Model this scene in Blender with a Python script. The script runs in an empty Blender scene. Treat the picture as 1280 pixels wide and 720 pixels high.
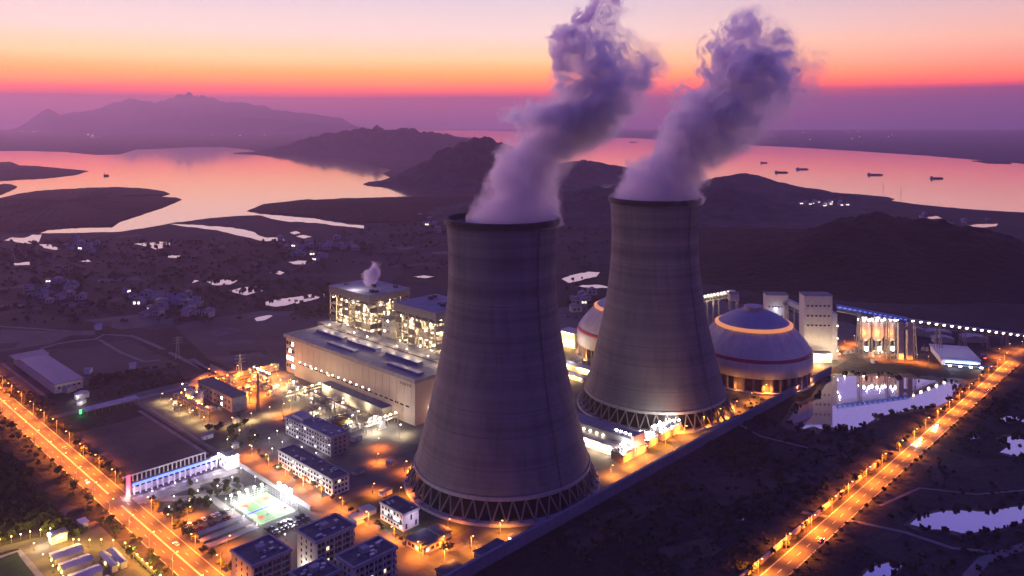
import bpy, math, random
from mathutils import Vector, Matrix, noise
from mathutils.geometry import tessellate_polygon
random.seed(7)
R = math.radians
scene = bpy.context.scene
COL = scene.collection

# ---------------------------------------------------------------- camera, sky, sun, exposure
CAMH = 240.0
cam_d = bpy.data.cameras.new('camera')
cam = bpy.data.objects.new('camera', cam_d); COL.objects.link(cam)
cam.location = (0, 0, CAMH); cam.rotation_euler = (R(90), 0, 0)
cam_d.sensor_width = 36.0; cam_d.lens = 28.125; cam_d.shift_y = -0.1640625
cam_d.clip_start = 1.0; cam_d.clip_end = 200000.0
scene.camera = cam

def lin(r, g, b, k=1.0):
    f = lambda c: (c/255/12.92 if c/255 <= .04045 else ((c/255+.055)/1.055)**2.4)*k
    return (f(r), f(g), f(b), 1.0)

world = bpy.data.worlds.new('World'); scene.world = world; world.use_nodes = True
wn = world.node_tree; wn.nodes.clear()
def N(tree, typ, **kw):
    n = tree.nodes.new(typ)
    for k, v in kw.items(): setattr(n, k, v)
    return n
def M_(tree, op, a, b=None, c=None, clamp=False):
    n = N(tree, 'ShaderNodeMath', operation=op, use_clamp=clamp)
    for i, x in enumerate((a, b, c)):
        if x is None: continue
        if isinstance(x, (int, float)): n.inputs[i].default_value = x
        else: tree.links.new(x, n.inputs[i])
    return n.outputs[0]
def ramp(tree, fac, stops, interp='LINEAR'):
    n = N(tree, 'ShaderNodeValToRGB'); cr = n.color_ramp; cr.interpolation = interp
    while len(cr.elements) > 1: cr.elements.remove(cr.elements[-1])
    cr.elements[0].position = stops[0][0]; cr.elements[0].color = stops[0][1]
    for p, c in stops[1:]:
        e = cr.elements.new(p); e.color = c
    tree.links.new(fac, n.inputs[0]); return n.outputs[0]
def mixc(tree, fac, a, b, blend='MIX'):
    n = N(tree, 'ShaderNodeMix', data_type='RGBA', blend_type=blend)
    for s, x in ((n.inputs[0], fac), (n.inputs[6], a), (n.inputs[7], b)):
        if isinstance(x, (int, float, tuple)): s.default_value = x
        else: tree.links.new(x, s)
    return n.outputs[2]
tc = N(wn, 'ShaderNodeTexCoord'); sx = N(wn, 'ShaderNodeSeparateXYZ')
wn.links.new(tc.outputs['Generated'], sx.inputs[0])
# soft streaks in the glow: elevation wobbled by stretched noise
mp = N(wn, 'ShaderNodeMapping'); mp.inputs['Scale'].default_value = (2.2, 2.2, 46.0)
wn.links.new(tc.outputs['Generated'], mp.inputs[0])
nz = N(wn, 'ShaderNodeTexNoise'); nz.inputs['Scale'].default_value = 1.6; nz.inputs['Detail'].default_value = 4
wn.links.new(mp.outputs[0], nz.inputs['Vector'])
wob = M_(wn, 'MULTIPLY', M_(wn, 'SUBTRACT', nz.outputs[0], 0.5), 0.010)
el = M_(wn, 'MAXIMUM', M_(wn, 'ADD', sx.outputs[2], wob), 0.0)
t = M_(wn, 'SQRT', el)
hor = M_(wn, 'SQRT', M_(wn, 'ADD', M_(wn, 'MULTIPLY', sx.outputs[0], sx.outputs[0]), M_(wn, 'MULTIPLY', sx.outputs[1], sx.outputs[1])))
azx = M_(wn, 'DIVIDE', sx.outputs[0], M_(wn, 'MAXIMUM', hor, 1e-4))
azy = M_(wn, 'DIVIDE', sx.outputs[1], M_(wn, 'MAXIMUM', hor, 1e-4))
UP = [(.55, lin(162, 154, 230)), (.70, lin(94, 96, 202)), (.85, lin(62, 70, 182)), (1.0, lin(50, 60, 168))]
front = ramp(wn, t, [(0, lin(150, 84, 132)), (.12, lin(190, 88, 118)), (.165, lin(216, 84, 104)), (.188, lin(255, 92, 20, 1.9)), (.212, lin(255, 112, 4, 2.9)),
    (.24, lin(255, 148, 44, 2.3)), (.275, lin(255, 198, 132, 1.6)), (.325, lin(248, 220, 206, 1.2)), (.385, lin(230, 214, 222, 1.06)), (.46, lin(212, 196, 222))] + UP)
side = ramp(wn, t, [(0, lin(104, 70, 138)), (.14, lin(150, 80, 132)), (.185, lin(180, 80, 122)), (.205, lin(255, 84, 42, 1.9)), (.232, lin(255, 120, 64, 2.1)),
    (.262, lin(255, 166, 128, 1.3)), (.30, lin(255, 190, 160, 1.2)), (.345, lin(240, 196, 190, 1.06)), (.40, lin(210, 184, 202)), (.47, lin(190, 172, 210))] + UP)
back = ramp(wn, t, [(0, lin(92, 66, 128)), (.20, lin(150, 96, 140)), (.30, lin(124, 92, 156)), (.40, lin(90, 84, 174)), (.60, lin(72, 76, 180)), (1.0, lin(50, 60, 168))])  # low pink band behind the camera, added to brighten the haze
fs = M_(wn, 'SMOOTH_MIN', M_(wn, 'MAXIMUM', M_(wn, 'MULTIPLY_ADD', azx, 2.1, -0.12), 0.0), 1.0, 0.2)
fl = M_(wn, 'MULTIPLY', M_(wn, 'MAXIMUM', M_(wn, 'MULTIPLY_ADD', azx, -1.6, -0.75), 0.0), 0.4)
c1 = mixc(wn, M_(wn, 'MINIMUM', M_(wn, 'ADD', fs, fl), 1.0), front, side)
fb = M_(wn, 'MULTIPLY_ADD', azy, -1.1, 0.62, clamp=True)
c1 = mixc(wn, 1.0, c1, (1.16, 1.10, 1.10, 1), 'MULTIPLY')
c2 = mixc(wn, fb, c1, back)
bg = N(wn, 'ShaderNodeBackground'); bg.inputs['Strength'].default_value = 1.0
wn.links.new(c2, bg.inputs[0])
wo = N(wn, 'ShaderNodeOutputWorld'); wn.links.new(bg.outputs[0], wo.inputs[0])

sun_d = bpy.data.lights.new('sun', 'SUN'); sun = bpy.data.objects.new('sun', sun_d); COL.objects.link(sun)
sun_d.energy = 1.35; sun_d.color = (1.0, .46, .56); sun_d.angle = R(8)
# the sun has just gone down ahead and to the left: only a weak reddish afterglow is left
sun.rotation_euler = (R(-86), 0, R(37.5))

scene.view_settings.view_transform = 'Standard'; scene.view_settings.look = 'None'
scene.view_settings.exposure = 0.0; scene.view_settings.gamma = 1.0
scene.view_settings.use_curve_mapping = False
cy = scene.cycles
cy.volume_bounces = 5; cy.max_bounces = 10; cy.diffuse_bounces = 2; cy.glossy_bounces = 3; cy.transparent_max_bounces = 12
cy.sample_clamp_indirect = 3.0; cy.sample_clamp_direct = 0.0
cy.volume_max_steps = 512
cy.use_adaptive_sampling = True; cy.adaptive_threshold = 0.02
cy.use_denoising = True

# ---------------------------------------------------------------- placing
ROT = R(46)
A = Vector((math.cos(ROT), math.sin(ROT), 0)); B = Vector((-math.sin(ROT), math.cos(ROT), 0)); O = Vector((-76, 627, 0))
def P(u, v, z=0.0):                      # site grid: u along the plant wall, v across it
    p = O + A*u + B*v; p.z = z; return p
def G(px, py, h=0.0):                    # ground point (or point at height h) read off the survey photograph
    Y = (CAMH-h)*1000/(py-150); return Vector(((px-640)/1000*Y, Y, h))
def uvof(p):
    d = p-O; return d.dot(A), d.dot(B)

# ---------------------------------------------------------------- materials
MATS = {}
def mat(name, col, rough=.7, metal=0.0, var=.25, scale=.25, bump=0.0, bscale=2.0, streak=None, spec=.3):
    if name in MATS: return MATS[name]
    m = bpy.data.materials.new(name); m.use_nodes = True; nt = m.node_tree
    b = nt.nodes['Principled BSDF']; b.inputs['Roughness'].default_value = rough; b.inputs['Metallic'].default_value = metal
    b.inputs['Specular IOR Level'].default_value = spec
    c = tuple(col[:3])+(1,)
    tcn = N(nt, 'ShaderNodeTexCoord')
    if var > 0:
        n = N(nt, 'ShaderNodeTexNoise'); n.inputs['Scale'].default_value = scale; n.inputs['Detail'].default_value = 5; n.inputs['Roughness'].default_value = .65
        if streak:
            mpn = N(nt, 'ShaderNodeMapping'); mpn.inputs['Scale'].default_value = streak
            nt.links.new(tcn.outputs['Object'], mpn.inputs[0]); nt.links.new(mpn.outputs[0], n.inputs['Vector'])
        else: nt.links.new(tcn.outputs['Object'], n.inputs['Vector'])
        lo = tuple(x*(1-var) for x in c[:3])+(1,); hi = tuple(min(1, x*(1+var)) for x in c[:3])+(1,)
        nt.links.new(ramp(nt, n.outputs[0], [(.3, lo), (.7, hi)]), b.inputs['Base Color'])
    else: b.inputs['Base Color'].default_value = c
    if bump > 0:
        n2 = N(nt, 'ShaderNodeTexNoise'); n2.inputs['Scale'].default_value = bscale; n2.inputs['Detail'].default_value = 4
        nt.links.new(tcn.outputs['Object'], n2.inputs['Vector'])
        bp = N(nt, 'ShaderNodeBump'); bp.inputs['Strength'].default_value = bump; bp.inputs['Distance'].default_value = 1.0
        nt.links.new(n2.outputs[0], bp.inputs['Height']); nt.links.new(bp.outputs[0], b.inputs['Normal'])
    MATS[name] = m; return m
def glow(name, col, s):
    if name in MATS: return MATS[name]
    m = bpy.data.materials.new(name); m.use_nodes = True; nt = m.node_tree
    b = nt.nodes['Principled BSDF']; b.inputs['Base Color'].default_value = (.2, .2, .2, 1)
    b.inputs['Emission Color'].default_value = tuple(col[:3])+(1,); b.inputs['Emission Strength'].default_value = s
    m.cycles.emission_sampling = 'NONE'
    MATS[name] = m; return m
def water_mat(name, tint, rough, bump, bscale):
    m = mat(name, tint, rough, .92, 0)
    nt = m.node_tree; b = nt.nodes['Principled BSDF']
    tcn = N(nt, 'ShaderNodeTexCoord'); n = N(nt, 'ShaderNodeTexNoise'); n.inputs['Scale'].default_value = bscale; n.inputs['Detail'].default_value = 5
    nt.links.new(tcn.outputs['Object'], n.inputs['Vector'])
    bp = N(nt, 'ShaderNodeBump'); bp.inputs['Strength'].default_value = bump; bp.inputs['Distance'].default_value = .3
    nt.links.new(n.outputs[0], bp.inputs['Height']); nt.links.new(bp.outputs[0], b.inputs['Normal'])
    return m

concrete = mat('concrete', (.34, .32, .30), .85, 0, .15, .3)
white_wall = mat('white_wall', (.62, .60, .60), .8, 0, .14, .35)
cream_wall = mat('cream_wall', (.50, .45, .40), .8, 0, .14, .35)
grey_wall = mat('grey_wall', (.30, .29, .30), .8, 0, .16, .3)
pink_wall = mat('pink_wall', (.42, .32, .29), .8, 0, .14, .3)
dark_roof = mat('dark_roof', (.075, .075, .095), .75, 0, .35, .25)
grey_roof = mat('grey_roof', (.16, .16, .19), .7, 0, .3, .2)
metal_roof = mat('metal_roof', (.30, .30, .33), .5, .2, .2, .12, streak=(1, .15, 1))
blue_roof = mat('blue_roof', (.10, .14, .30), .5, .1, .2, .2)
steel = mat('steel', (.22, .21, .21), .5, .3, .3, .6)
dark_steel = mat('dark_steel', (.07, .07, .08), .5, .4, .3, .6)
galv = mat('galvanised_pipe', (.5, .5, .5), .4, .5, .2, .5)
glass = mat('window_glass', (.02, .02, .03), .15, 0, 0, spec=.6)
asphalt = mat('asphalt', (.055, .052, .052), .8, 0, .35, .12, .15, 3)
yard_mat = mat('yard_concrete', (.085, .078, .075), .85, 0, .4, .05, .15, 2)
pave = mat('pale_paving', (.24, .22, .21), .8, 0, .3, .2)
lawn = mat('lawn', (.045, .055, .028), .95, 0, .45, .12, .5, 1.5)
paint_white = mat('road_paint', (.7, .7, .68), .7, 0, .15, .5)
soil = mat('bare_soil', (.085, .062, .05), .95, 0, .35, .03, .4, .6)
track_mat = mat('track_gravel', (.19, .165, .15), .9, 0, .3, .1)
bark = mat('bark', (.06, .045, .035), .9, 0, .3, 1)
leaf_a = mat('leaf_dark', (.045, .060, .028), .8, 0, .5, .8)
leaf_b = mat('leaf_olive', (.075, .075, .030), .8, 0, .5, .8)
leaf_c = mat('leaf_brown', (.048, .038, .028), .8, 0, .5, .8)
car_glass = mat('car_glass', (.02, .02, .025), .15, 0, 0, spec=.6)
rubber = mat('rubber', (.02, .02, .02), .8, 0, 0)
g_orange = glow('sodium_lamp', (1, .42, .08), 10)
g_yellow = glow('yellow_lamp', (1, .66, .16), 12)
g_warm = glow('warm_lamp', (1, .84, .58), 26)
g_white = glow('white_lamp', (1, .94, .88), 30)
g_cool = glow('cool_lamp', (.86, .86, 1), 26)
g_win = glow('lit_window_warm', (1, .74, .42), 2.2)
g_winc = glow('lit_window_cool', (.9, .92, 1), 2.4)
g_blue = glow('blue_tube', (.03, .12, 1.0), 3.2)
g_red = glow('red_sign', (1, .03, .12), 2.2)
g_purple = glow('violet_tube', (.5, .35, 1.0), 2.5)
g_green = glow('green_sign', (.05, .8, .2), 1.6)

# ---------------------------------------------------------------- mesh helpers
class MB:
    def __init__(s): s.v = []; s.f = []
    def box(s, x0, x1, y0, y1, z0, z1):
        k = len(s.v)
        s.v += [(x0,y0,z0),(x1,y0,z0),(x1,y1,z0),(x0,y1,z0),(x0,y0,z1),(x1,y0,z1),(x1,y1,z1),(x0,y1,z1)]
        s.f += [tuple(k+i for i in q) for q in ((3,2,1,0),(4,5,6,7),(0,1,5,4),(1,2,6,5),(2,3,7,6),(3,0,4,7))]; return s
    def bar(s, p, q, r, n=5, r2=None):
        p = Vector(p); q = Vector(q); d = (q-p).normalized(); r2 = r if r2 is None else r2
        x = d.cross(Vector((0, 0, 1))) if abs(d.z) < .95 else d.cross(Vector((1, 0, 0)))
        x.normalize(); y = d.cross(x); k = len(s.v)
        for c, rr in ((p, r), (q, r2)):
            for i in range(n):
                a = 2*math.pi*i/n+math.pi/n; s.v.append(tuple(c+x*math.cos(a)*rr+y*math.sin(a)*rr))
        for i in range(n): s.f.append((k+i, k+(i+1)%n, k+n+(i+1)%n, k+n+i))
        s.f.append(tuple(k+n-1-i for i in range(n))); s.f.append(tuple(k+n+i for i in range(n))); return s
    def lathe(s, prof, n=48, c=(0, 0), a0=0, a1=2*math.pi):
        k = len(s.v); full = abs(a1-a0-2*math.pi) < 1e-6; m = n if full else n+1
        for r, z in prof:
            for i in range(m):
                a = a0+(a1-a0)*i/n; s.v.append((c[0]+r*math.cos(a), c[1]+r*math.sin(a), z))
        for j in range(len(prof)-1):
            for i in range(n):
                i2 = (i+1) % m; s.f.append((k+j*m+i, k+j*m+i2, k+(j+1)*m+i2, k+(j+1)*m+i))
        return s
    def prism(s, pts, z0, z1):
        k = len(s.v); n = len(pts)
        s.v += [(x, y, z0) for x, y in pts]+[(x, y, z1) for x, y in pts]
        for i in range(n): s.f.append((k+i, k+(i+1)%n, k+n+(i+1)%n, k+n+i))
        s.f.append(tuple(k+n+i for i in range(n))); s.f.append(tuple(k+n-1-i for i in range(n))); return s
    def gable(s, x0, x1, y0, y1, z0, z1, zr):   # ridge along y
        k = len(s.v); xm = (x0+x1)/2
        s.v += [(x0,y0,z0),(x1,y0,z0),(x1,y1,z0),(x0,y1,z0),(x0,y0,z1),(x1,y0,z1),(x1,y1,z1),(x0,y1,z1),(xm,y0,zr),(xm,y1,zr)]
        s.f += [tuple(k+i for i in q) for q in ((0,1,5,8,4),(1,2,6,5),(2,3,7,9,6),(3,0,4,7),(4,8,9,7),(8,5,6,9))]; return s
    def quad(s, *p):
        k = len(s.v); s.v += [tuple(q) for q in p]; s.f.append(tuple(range(k, k+len(p)))); return s
    def build(s, name, m, parent=None, smooth=False, loc=None):
        me = bpy.data.meshes.new(name); me.from_pydata(s.v, [], s.f); me.materials.append(m); me.update()
        if smooth:
            for p in me.polygons: p.use_smooth = True
        return link(name, me, parent, loc)
def link(name, me, parent=None, loc=None):
    o = bpy.data.objects.new(name, me); COL.objects.link(o)
    if parent: o.parent = parent
    if loc: o.location = loc
    return o
def bx(name, m, parent, *d, loc=None): return MB().box(*d).build(name, m, parent, loc=loc)
def tag(o, label, cat, group=None, kind=None):
    if label: o['label'] = label
    if cat: o['category'] = cat
    if group: o['group'] = group
    if kind: o['kind'] = kind
    return o
def thing(name, label, cat, loc=(0, 0, 0), rz=0.0, group=None):
    o = bpy.data.objects.new(name, None); COL.objects.link(o); o.empty_display_size = 1
    o.location = loc; o.rotation_euler = (0, 0, rz); return tag(o, label, cat, group)
def struct(o): o['kind'] = 'structure'; return o
def kids(o): return [c for c in ALLKIDS.get(o.name, ())] if False else list(o.children)
def copy_tree(o, parent=None):
    c = o.copy(); COL.objects.link(c)
    if parent: c.parent = parent
    for ch in list(o.children): copy_tree(ch, c)
    return c
def put(proto, used, loc, rz=0.0, label=None, group=None, s=None):
    o = proto if not used else copy_tree(proto)
    o.location = loc; o.rotation_euler = (0, 0, rz)
    if s: o.scale = (s, s, s)
    if label: o['label'] = label
    if group: o['group'] = group
    return o
LIGHTS = {}
def light(parent, loc, watts, col, rad=.5, key=None):
    k = (watts, col, rad)
    if k not in LIGHTS:
        d = bpy.data.lights.new('lamp_light', 'POINT'); d.energy = watts; d.color = col; d.shadow_soft_size = rad; LIGHTS[k] = d
    o = bpy.data.objects.new('lamp_light', LIGHTS[k]); COL.objects.link(o); o.location = loc
    if parent: o.parent = parent
    return o
def spot(parent, loc, watts, col, deg=150, rad=.4):
    k = (watts, col, rad, deg)
    if k not in LIGHTS:
        d = bpy.data.lights.new('lamp_light', 'SPOT'); d.energy = watts; d.color = col; d.shadow_soft_size = rad; d.spot_size = R(deg); d.spot_blend = .7; LIGHTS[k] = d
    o = bpy.data.objects.new('lamp_light', LIGHTS[k]); COL.objects.link(o); o.location = loc
    if parent: o.parent = parent
    return o
SOD = (1.0, .30, .035); YEL = (1.0, .62, .16); WARM = (1.0, .74, .42); WHT = (1.0, .90, .80); COOL = (.80, .78, 1.0)

def sheet(name, pts, z, m, sub=0.0, jit=0.0, loc=None):
    """flat polygon sheet, outline optionally subdivided and roughened (world units)"""
    out = []
    n = len(pts)
    for i in range(n):
        p = Vector(pts[i][:2]+(0,)) if isinstance(pts[i], tuple) else Vector((pts[i].x, pts[i].y, 0))
        q = pts[(i+1) % n]; q = Vector(q[:2]+(0,)) if isinstance(q, tuple) else Vector((q.x, q.y, 0))
        k = max(1, int((q-p).length/sub)) if sub else 1
        for j in range(k):
            s = p.lerp(q, j/k)
            if jit and (j or sub):
                nv = noise.noise_vector(s/(sub*5 or 1))*jit*2 + noise.noise_vector(s/(sub*1.3 or 1))*jit
                s += Vector((nv.x, nv.y, 0))
            out.append(Vector((s.x, s.y, z)))
    tris = tessellate_polygon([out])
    b = MB(); b.v = [tuple(p) for p in out]
    def up(t):
        a, c, d = (out[i] for i in t)
        return t if (c-a).cross(d-a).z > 0 else t[::-1]
    b.f = [up(tuple(t)) for t in tris]
    return b.build(name, m)
def strip(name, pts, w, z, m, sub=20):
    """ribbon of width w along a polyline of world points"""
    P2 = []
    for i in range(len(pts)-1):
        p, q = Vector(pts[i]), Vector(pts[i+1]); k = max(1, int((q-p).length/sub))
        P2 += [p.lerp(q, j/k) for j in range(k)]
    P2.append(Vector(pts[-1])); b = MB()
    for i, p in enumerate(P2):
        d = (P2[min(i+1, len(P2)-1)]-P2[max(i-1, 0)]); d.z = 0; d.normalize(); nrm = Vector((-d.y, d.x, 0))
        ww = w/2*(1+.1*noise.noise(p*.05))
        b.v += [(p.x-nrm.x*ww, p.y-nrm.y*ww, z), (p.x+nrm.x*ww, p.y+nrm.y*ww, z)]
    b.f = [(2*i, 2*i+2, 2*i+3, 2*i+1) for i in range(len(P2)-1)]
    return b.build(name, m)
def uvrect(u0, u1, v0, v1): return [P(u0, v0), P(u1, v0), P(u1, v1), P(u0, v1)]
# ================================================================ THE LAND
def ground_material():
    m = bpy.data.materials.new('ground'); m.use_nodes = True; nt = m.node_tree; b = nt.nodes['Principled BSDF']
    b.inputs['Roughness'].default_value = .95; b.inputs['Specular IOR Level'].default_value = .15
    tcn = N(nt, 'ShaderNodeTexCoord')
    def nse(sc, det, rgh=.6):
        n = N(nt, 'ShaderNodeTexNoise'); n.inputs['Scale'].default_value = sc; n.inputs['Detail'].default_value = det; n.inputs['Roughness'].default_value = rgh
        nt.links.new(tcn.outputs['Object'], n.inputs['Vector']); return n.outputs[0]
    vo = N(nt, 'ShaderNodeTexVoronoi', feature='F1'); vo.inputs['Scale'].default_value = .013
    dv = N(nt, 'ShaderNodeVectorMath', operation='ADD')
    nc = N(nt, 'ShaderNodeTexNoise'); nc.inputs['Scale'].default_value = .006
    nt.links.new(tcn.outputs['Object'], nc.inputs['Vector'])
    sc_ = N(nt, 'ShaderNodeVectorMath', operation='SCALE'); sc_.inputs['Scale'].default_value = 90
    nt.links.new(nc.outputs['Color'], sc_.inputs[0]); nt.links.new(tcn.outputs['Object'], dv.inputs[0]); nt.links.new(sc_.outputs[0], dv.inputs[1])
    nt.links.new(dv.outputs[0], vo.inputs['Vector'])
    sep = N(nt, 'ShaderNodeSeparateColor'); nt.links.new(vo.outputs['Color'], sep.inputs[0])
    fields = ramp(nt, sep.outputs[0], [(0, (0.0310, 0.0301, 0.0348, 1)), (.2, (0.0155, 0.0188, 0.0162, 1)), (.4, (0.0516, 0.0451, 0.0510, 1)), (.6, (0.0224, 0.0263, 0.0209, 1)), (.8, (0.0731, 0.0639, 0.0719, 1))], 'CONSTANT')
    big = ramp(nt, nse(.012, 8, .7), [(.35, (0.0138, 0.0169, 0.0151, 1)), (.52, (0.0344, 0.0320, 0.0371, 1)), (.7, (0.0645, 0.0564, 0.0626, 1))])
    c = mixc(nt, .45, big, fields)
    fine = ramp(nt, nse(.18, 6, .7), [(.32, (.55, .55, .55, 1)), (.55, (1, 1, 1, 1)), (.72, (1.5, 1.4, 1.3, 1))])
    c = mixc(nt, 1.0, c, fine, 'MULTIPLY')
    nt.links.new(c, b.inputs['Base Color'])
    bp = N(nt, 'ShaderNodeBump'); bp.inputs['Strength'].default_value = .9; bp.inputs['Distance'].default_value = 3
    nt.links.new(nse(.12, 8, .7), bp.inputs['Height']); nt.links.new(bp.outputs[0], b.inputs['Normal'])
    return m
ground_m = ground_material()
gb = MB()
xs = [-15000, -10000, -4000, -1500, -600, 0, 600, 1500, 4000, 10000, 15000]; ys = [-2000, 0, 400, 800, 1600, 3200, 7000, 12000, 20000]
for y in ys:
    for x in xs: gb.v.append((x, y, 0))
nx = len(xs)
for j in range(len(ys)-1):
    for i in range(nx-1): gb.f.append((j*nx+i, j*nx+i+1, (j+1)*nx+i+1, (j+1)*nx+i))
struct(gb.build('ground', ground_m))

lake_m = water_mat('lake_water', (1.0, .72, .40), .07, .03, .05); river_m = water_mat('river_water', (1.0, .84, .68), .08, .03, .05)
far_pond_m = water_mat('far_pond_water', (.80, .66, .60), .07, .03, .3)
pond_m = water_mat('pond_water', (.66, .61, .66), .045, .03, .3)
def px_poly(px): return [G(x, y) for x, y in px]
LAKE = [(-420,186),(-200,189),(0,189),(40,189),(80,190),(120,194),(150,193),(170,187),(200,186),(240,184),(280,184),(310,187),(330,192),(350,193),(390,195),(430,198),(452,203),(470,209),(490,212),(478,217),(487,222),(500,228),(518,234),(545,237),(575,239),(640,238),(650,246),
        (600,246),(560,246),(525,246),(500,246),(470,247),(430,248),(400,250),(385,249),(360,252),(330,255),(308,264),(330,269),(300,270),(270,272),(240,276),(215,279),(190,284),(150,290),(110,291),(75,292),(50,292),(60,288),(100,285),(140,285),(150,278),(170,271),(205,260),(228,250),(220,247),(195,246),(214,243),(205,239),(185,236),(150,234),(110,235),(70,237),(40,240),(15,244),(0,249),(-60,258),(-420,250)]
def far_sheet(name, px, m, z, sub_px=6, jit_px=.5):
    out = []
    for i in range(len(px)):
        (x0, y0), (x1, y1) = px[i], px[(i+1) % len(px)]
        k = max(1, int(math.hypot(x1-x0, (y1-y0)*3)/sub_px))
        for j in range(k):
            f = j/k; x = x0+(x1-x0)*f; y = y0+(y1-y0)*f
            y += jit_px*(noise.noise(Vector((x*.35, y*.9, 3)))*.6+noise.noise(Vector((x*.09, y*.3, 9))))*min(1, (y-150)/60)
            out.append(G(x, max(y, 163), 0))
    return sheet(name, out, z, m)
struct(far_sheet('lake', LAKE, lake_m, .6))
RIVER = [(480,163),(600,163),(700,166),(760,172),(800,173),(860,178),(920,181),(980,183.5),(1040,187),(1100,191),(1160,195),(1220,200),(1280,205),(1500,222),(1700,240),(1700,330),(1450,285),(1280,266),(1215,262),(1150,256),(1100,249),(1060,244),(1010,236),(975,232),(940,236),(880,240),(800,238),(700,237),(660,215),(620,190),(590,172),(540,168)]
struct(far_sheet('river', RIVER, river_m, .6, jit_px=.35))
INLETS = [[(5,300),(15,297),(30,298),(40,294),(52,293),(50,300),(46,305),(28,304)], [(48,306),(62,305),(75,311),(70,313),(55,310)],
    [(212,280),(240,281),(270,283),(300,286),(318,290),(322,294),(330,297),(352,297),(356,301),(330,302),(300,295),(270,288),(235,284)],
    [(308,266),(340,269),(385,272),(430,280),(455,282),(455,286),(430,283),(395,279),(350,276),(325,270)],
    [(166,306),(180,304),(212,302),(213,309),(195,312),(185,308)], [(16,329),(40,328),(38,331),(18,332)],
    [(258,352),(275,349),(297,351),(288,356),(268,357)], [(285,364),(305,359),(325,358),(328,364),(308,369),(295,367)],
    [(330,378),(350,374),(378,370),(405,366),(406,371),(375,379),(345,384),(333,382)], [(318,398),(330,395),(341,395),(332,400),(321,402)],
    [(360,328),(374,326),(392,327),(390,330),(370,331)], [(335,341),(350,339),(356,341),(350,343)],
    [(702,349),(718,343),(735,340),(750,341),(745,346),(725,351),(712,354)], [(720,358),(740,356),(770,359),(745,361)],
    [(515,346),(530,345),(543,346),(530,348)], [(362,291),(370,289),(376,291),(368,293)],
    [(1155,272),(1170,270),(1178,273),(1162,274)], [(1202,283),(1225,280),(1248,280),(1245,283),(1215,285)],
    [(205,321),(212,319),(226,320),(220,323)], [(240,354),(244,350),(249,352)], [(370,296),(380,294),(390,296),(380,298)],
    [(395,306),(412,303),(420,305),(405,308)], [(100,327),(110,325),(114,327),(104,328)]]
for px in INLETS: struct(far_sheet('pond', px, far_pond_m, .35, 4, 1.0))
NEARP = [[(983,528),(992,515),(999,505),(1020,500),(1030,484),(1038,471),(1075,470),(1110,471),(1150,474),(1180,476),(1201,479),(1192,492),(1184,503),(1165,510),(1140,512),(1120,516),(1098,520),(1080,533),(1062,537),(1040,534),(1028,538),(1018,533),(1005,537)],
    [(1137,655),(1150,645),(1175,640),(1200,638),(1230,640),(1255,636),(1300,628),(1300,648),(1262,658),(1235,664),(1205,667),(1180,662),(1158,662)],
    [(1075,722),(1092,708),(1110,704),(1128,708),(1115,719),(1100,730),(1080,735)],
    [(1250,551),(1262,546),(1285,545),(1300,548),(1300,572),(1270,570),(1250,565),(1262,558)], [(1248,523),(1262,521),(1285,523),(1285,527),(1255,527)],
    [(924,648),(932,642),(936,645),(928,651)], [(1209,545),(1216,544),(1222,547),(1214,549)]]
mud_m = mat('mud_bank', (.050, .040, .036), .6, 0, .4, .3)
for px in NEARP:
    cx_ = sum(p[0] for p in px)/len(px); cy_ = sum(p[1] for p in px)/len(px)
    struct(far_sheet('mud_bank', [(x+(x-cx_)*.05+(4 if x > cx_ else -4), y+(y-cy_)*.07+(1.5 if y > cy_ else -1.5)) for x, y in px], mud_m, .05, 5, 3.0))
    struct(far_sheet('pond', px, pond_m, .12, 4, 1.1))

# islands and tongues of land in the lake: low mounds
def mound(name, px, top, m):
    pts = [];
    for i in range(len(px)):
        (x0, y0), (x1, y1) = px[i], px[(i+1) % len(px)]
        k = max(1, int(math.hypot(x1-x0, (y1-y0)*3)/5))
        for j in range(k):
            x = x0+(x1-x0)*j/k; y = y0+(y1-y0)*j/k; pts.append(G(x, y+.5*noise.noise(Vector((x*.3, y, 1)))))
    c = sum(pts, Vector())/len(pts); b = MB(); n = len(pts); rings = [(1.0, .1), (.97, 3), (.8, top*.6), (.5, top*.9), (.2, top)]
    for s, z in rings:
        for p in pts:
            q = c+(p-c)*s; b.v.append((q.x, q.y, z+(noise.noise(q*.02)*.5+noise.noise(q*.09)*.5)*z*.5))
    b.v.append((c.x, c.y, top)); K = len(b.v)-1
    for r in range(len(rings)-1):
        for i in range(n): b.f.append((r*n+i, r*n+(i+1) % n, (r+1)*n+(i+1) % n, (r+1)*n+i))
    for i in range(n): b.f.append(((len(rings)-1)*n+i, (len(rings)-1)*n+(i+1) % n, K))
    return struct(b.build(name, m))

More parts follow.
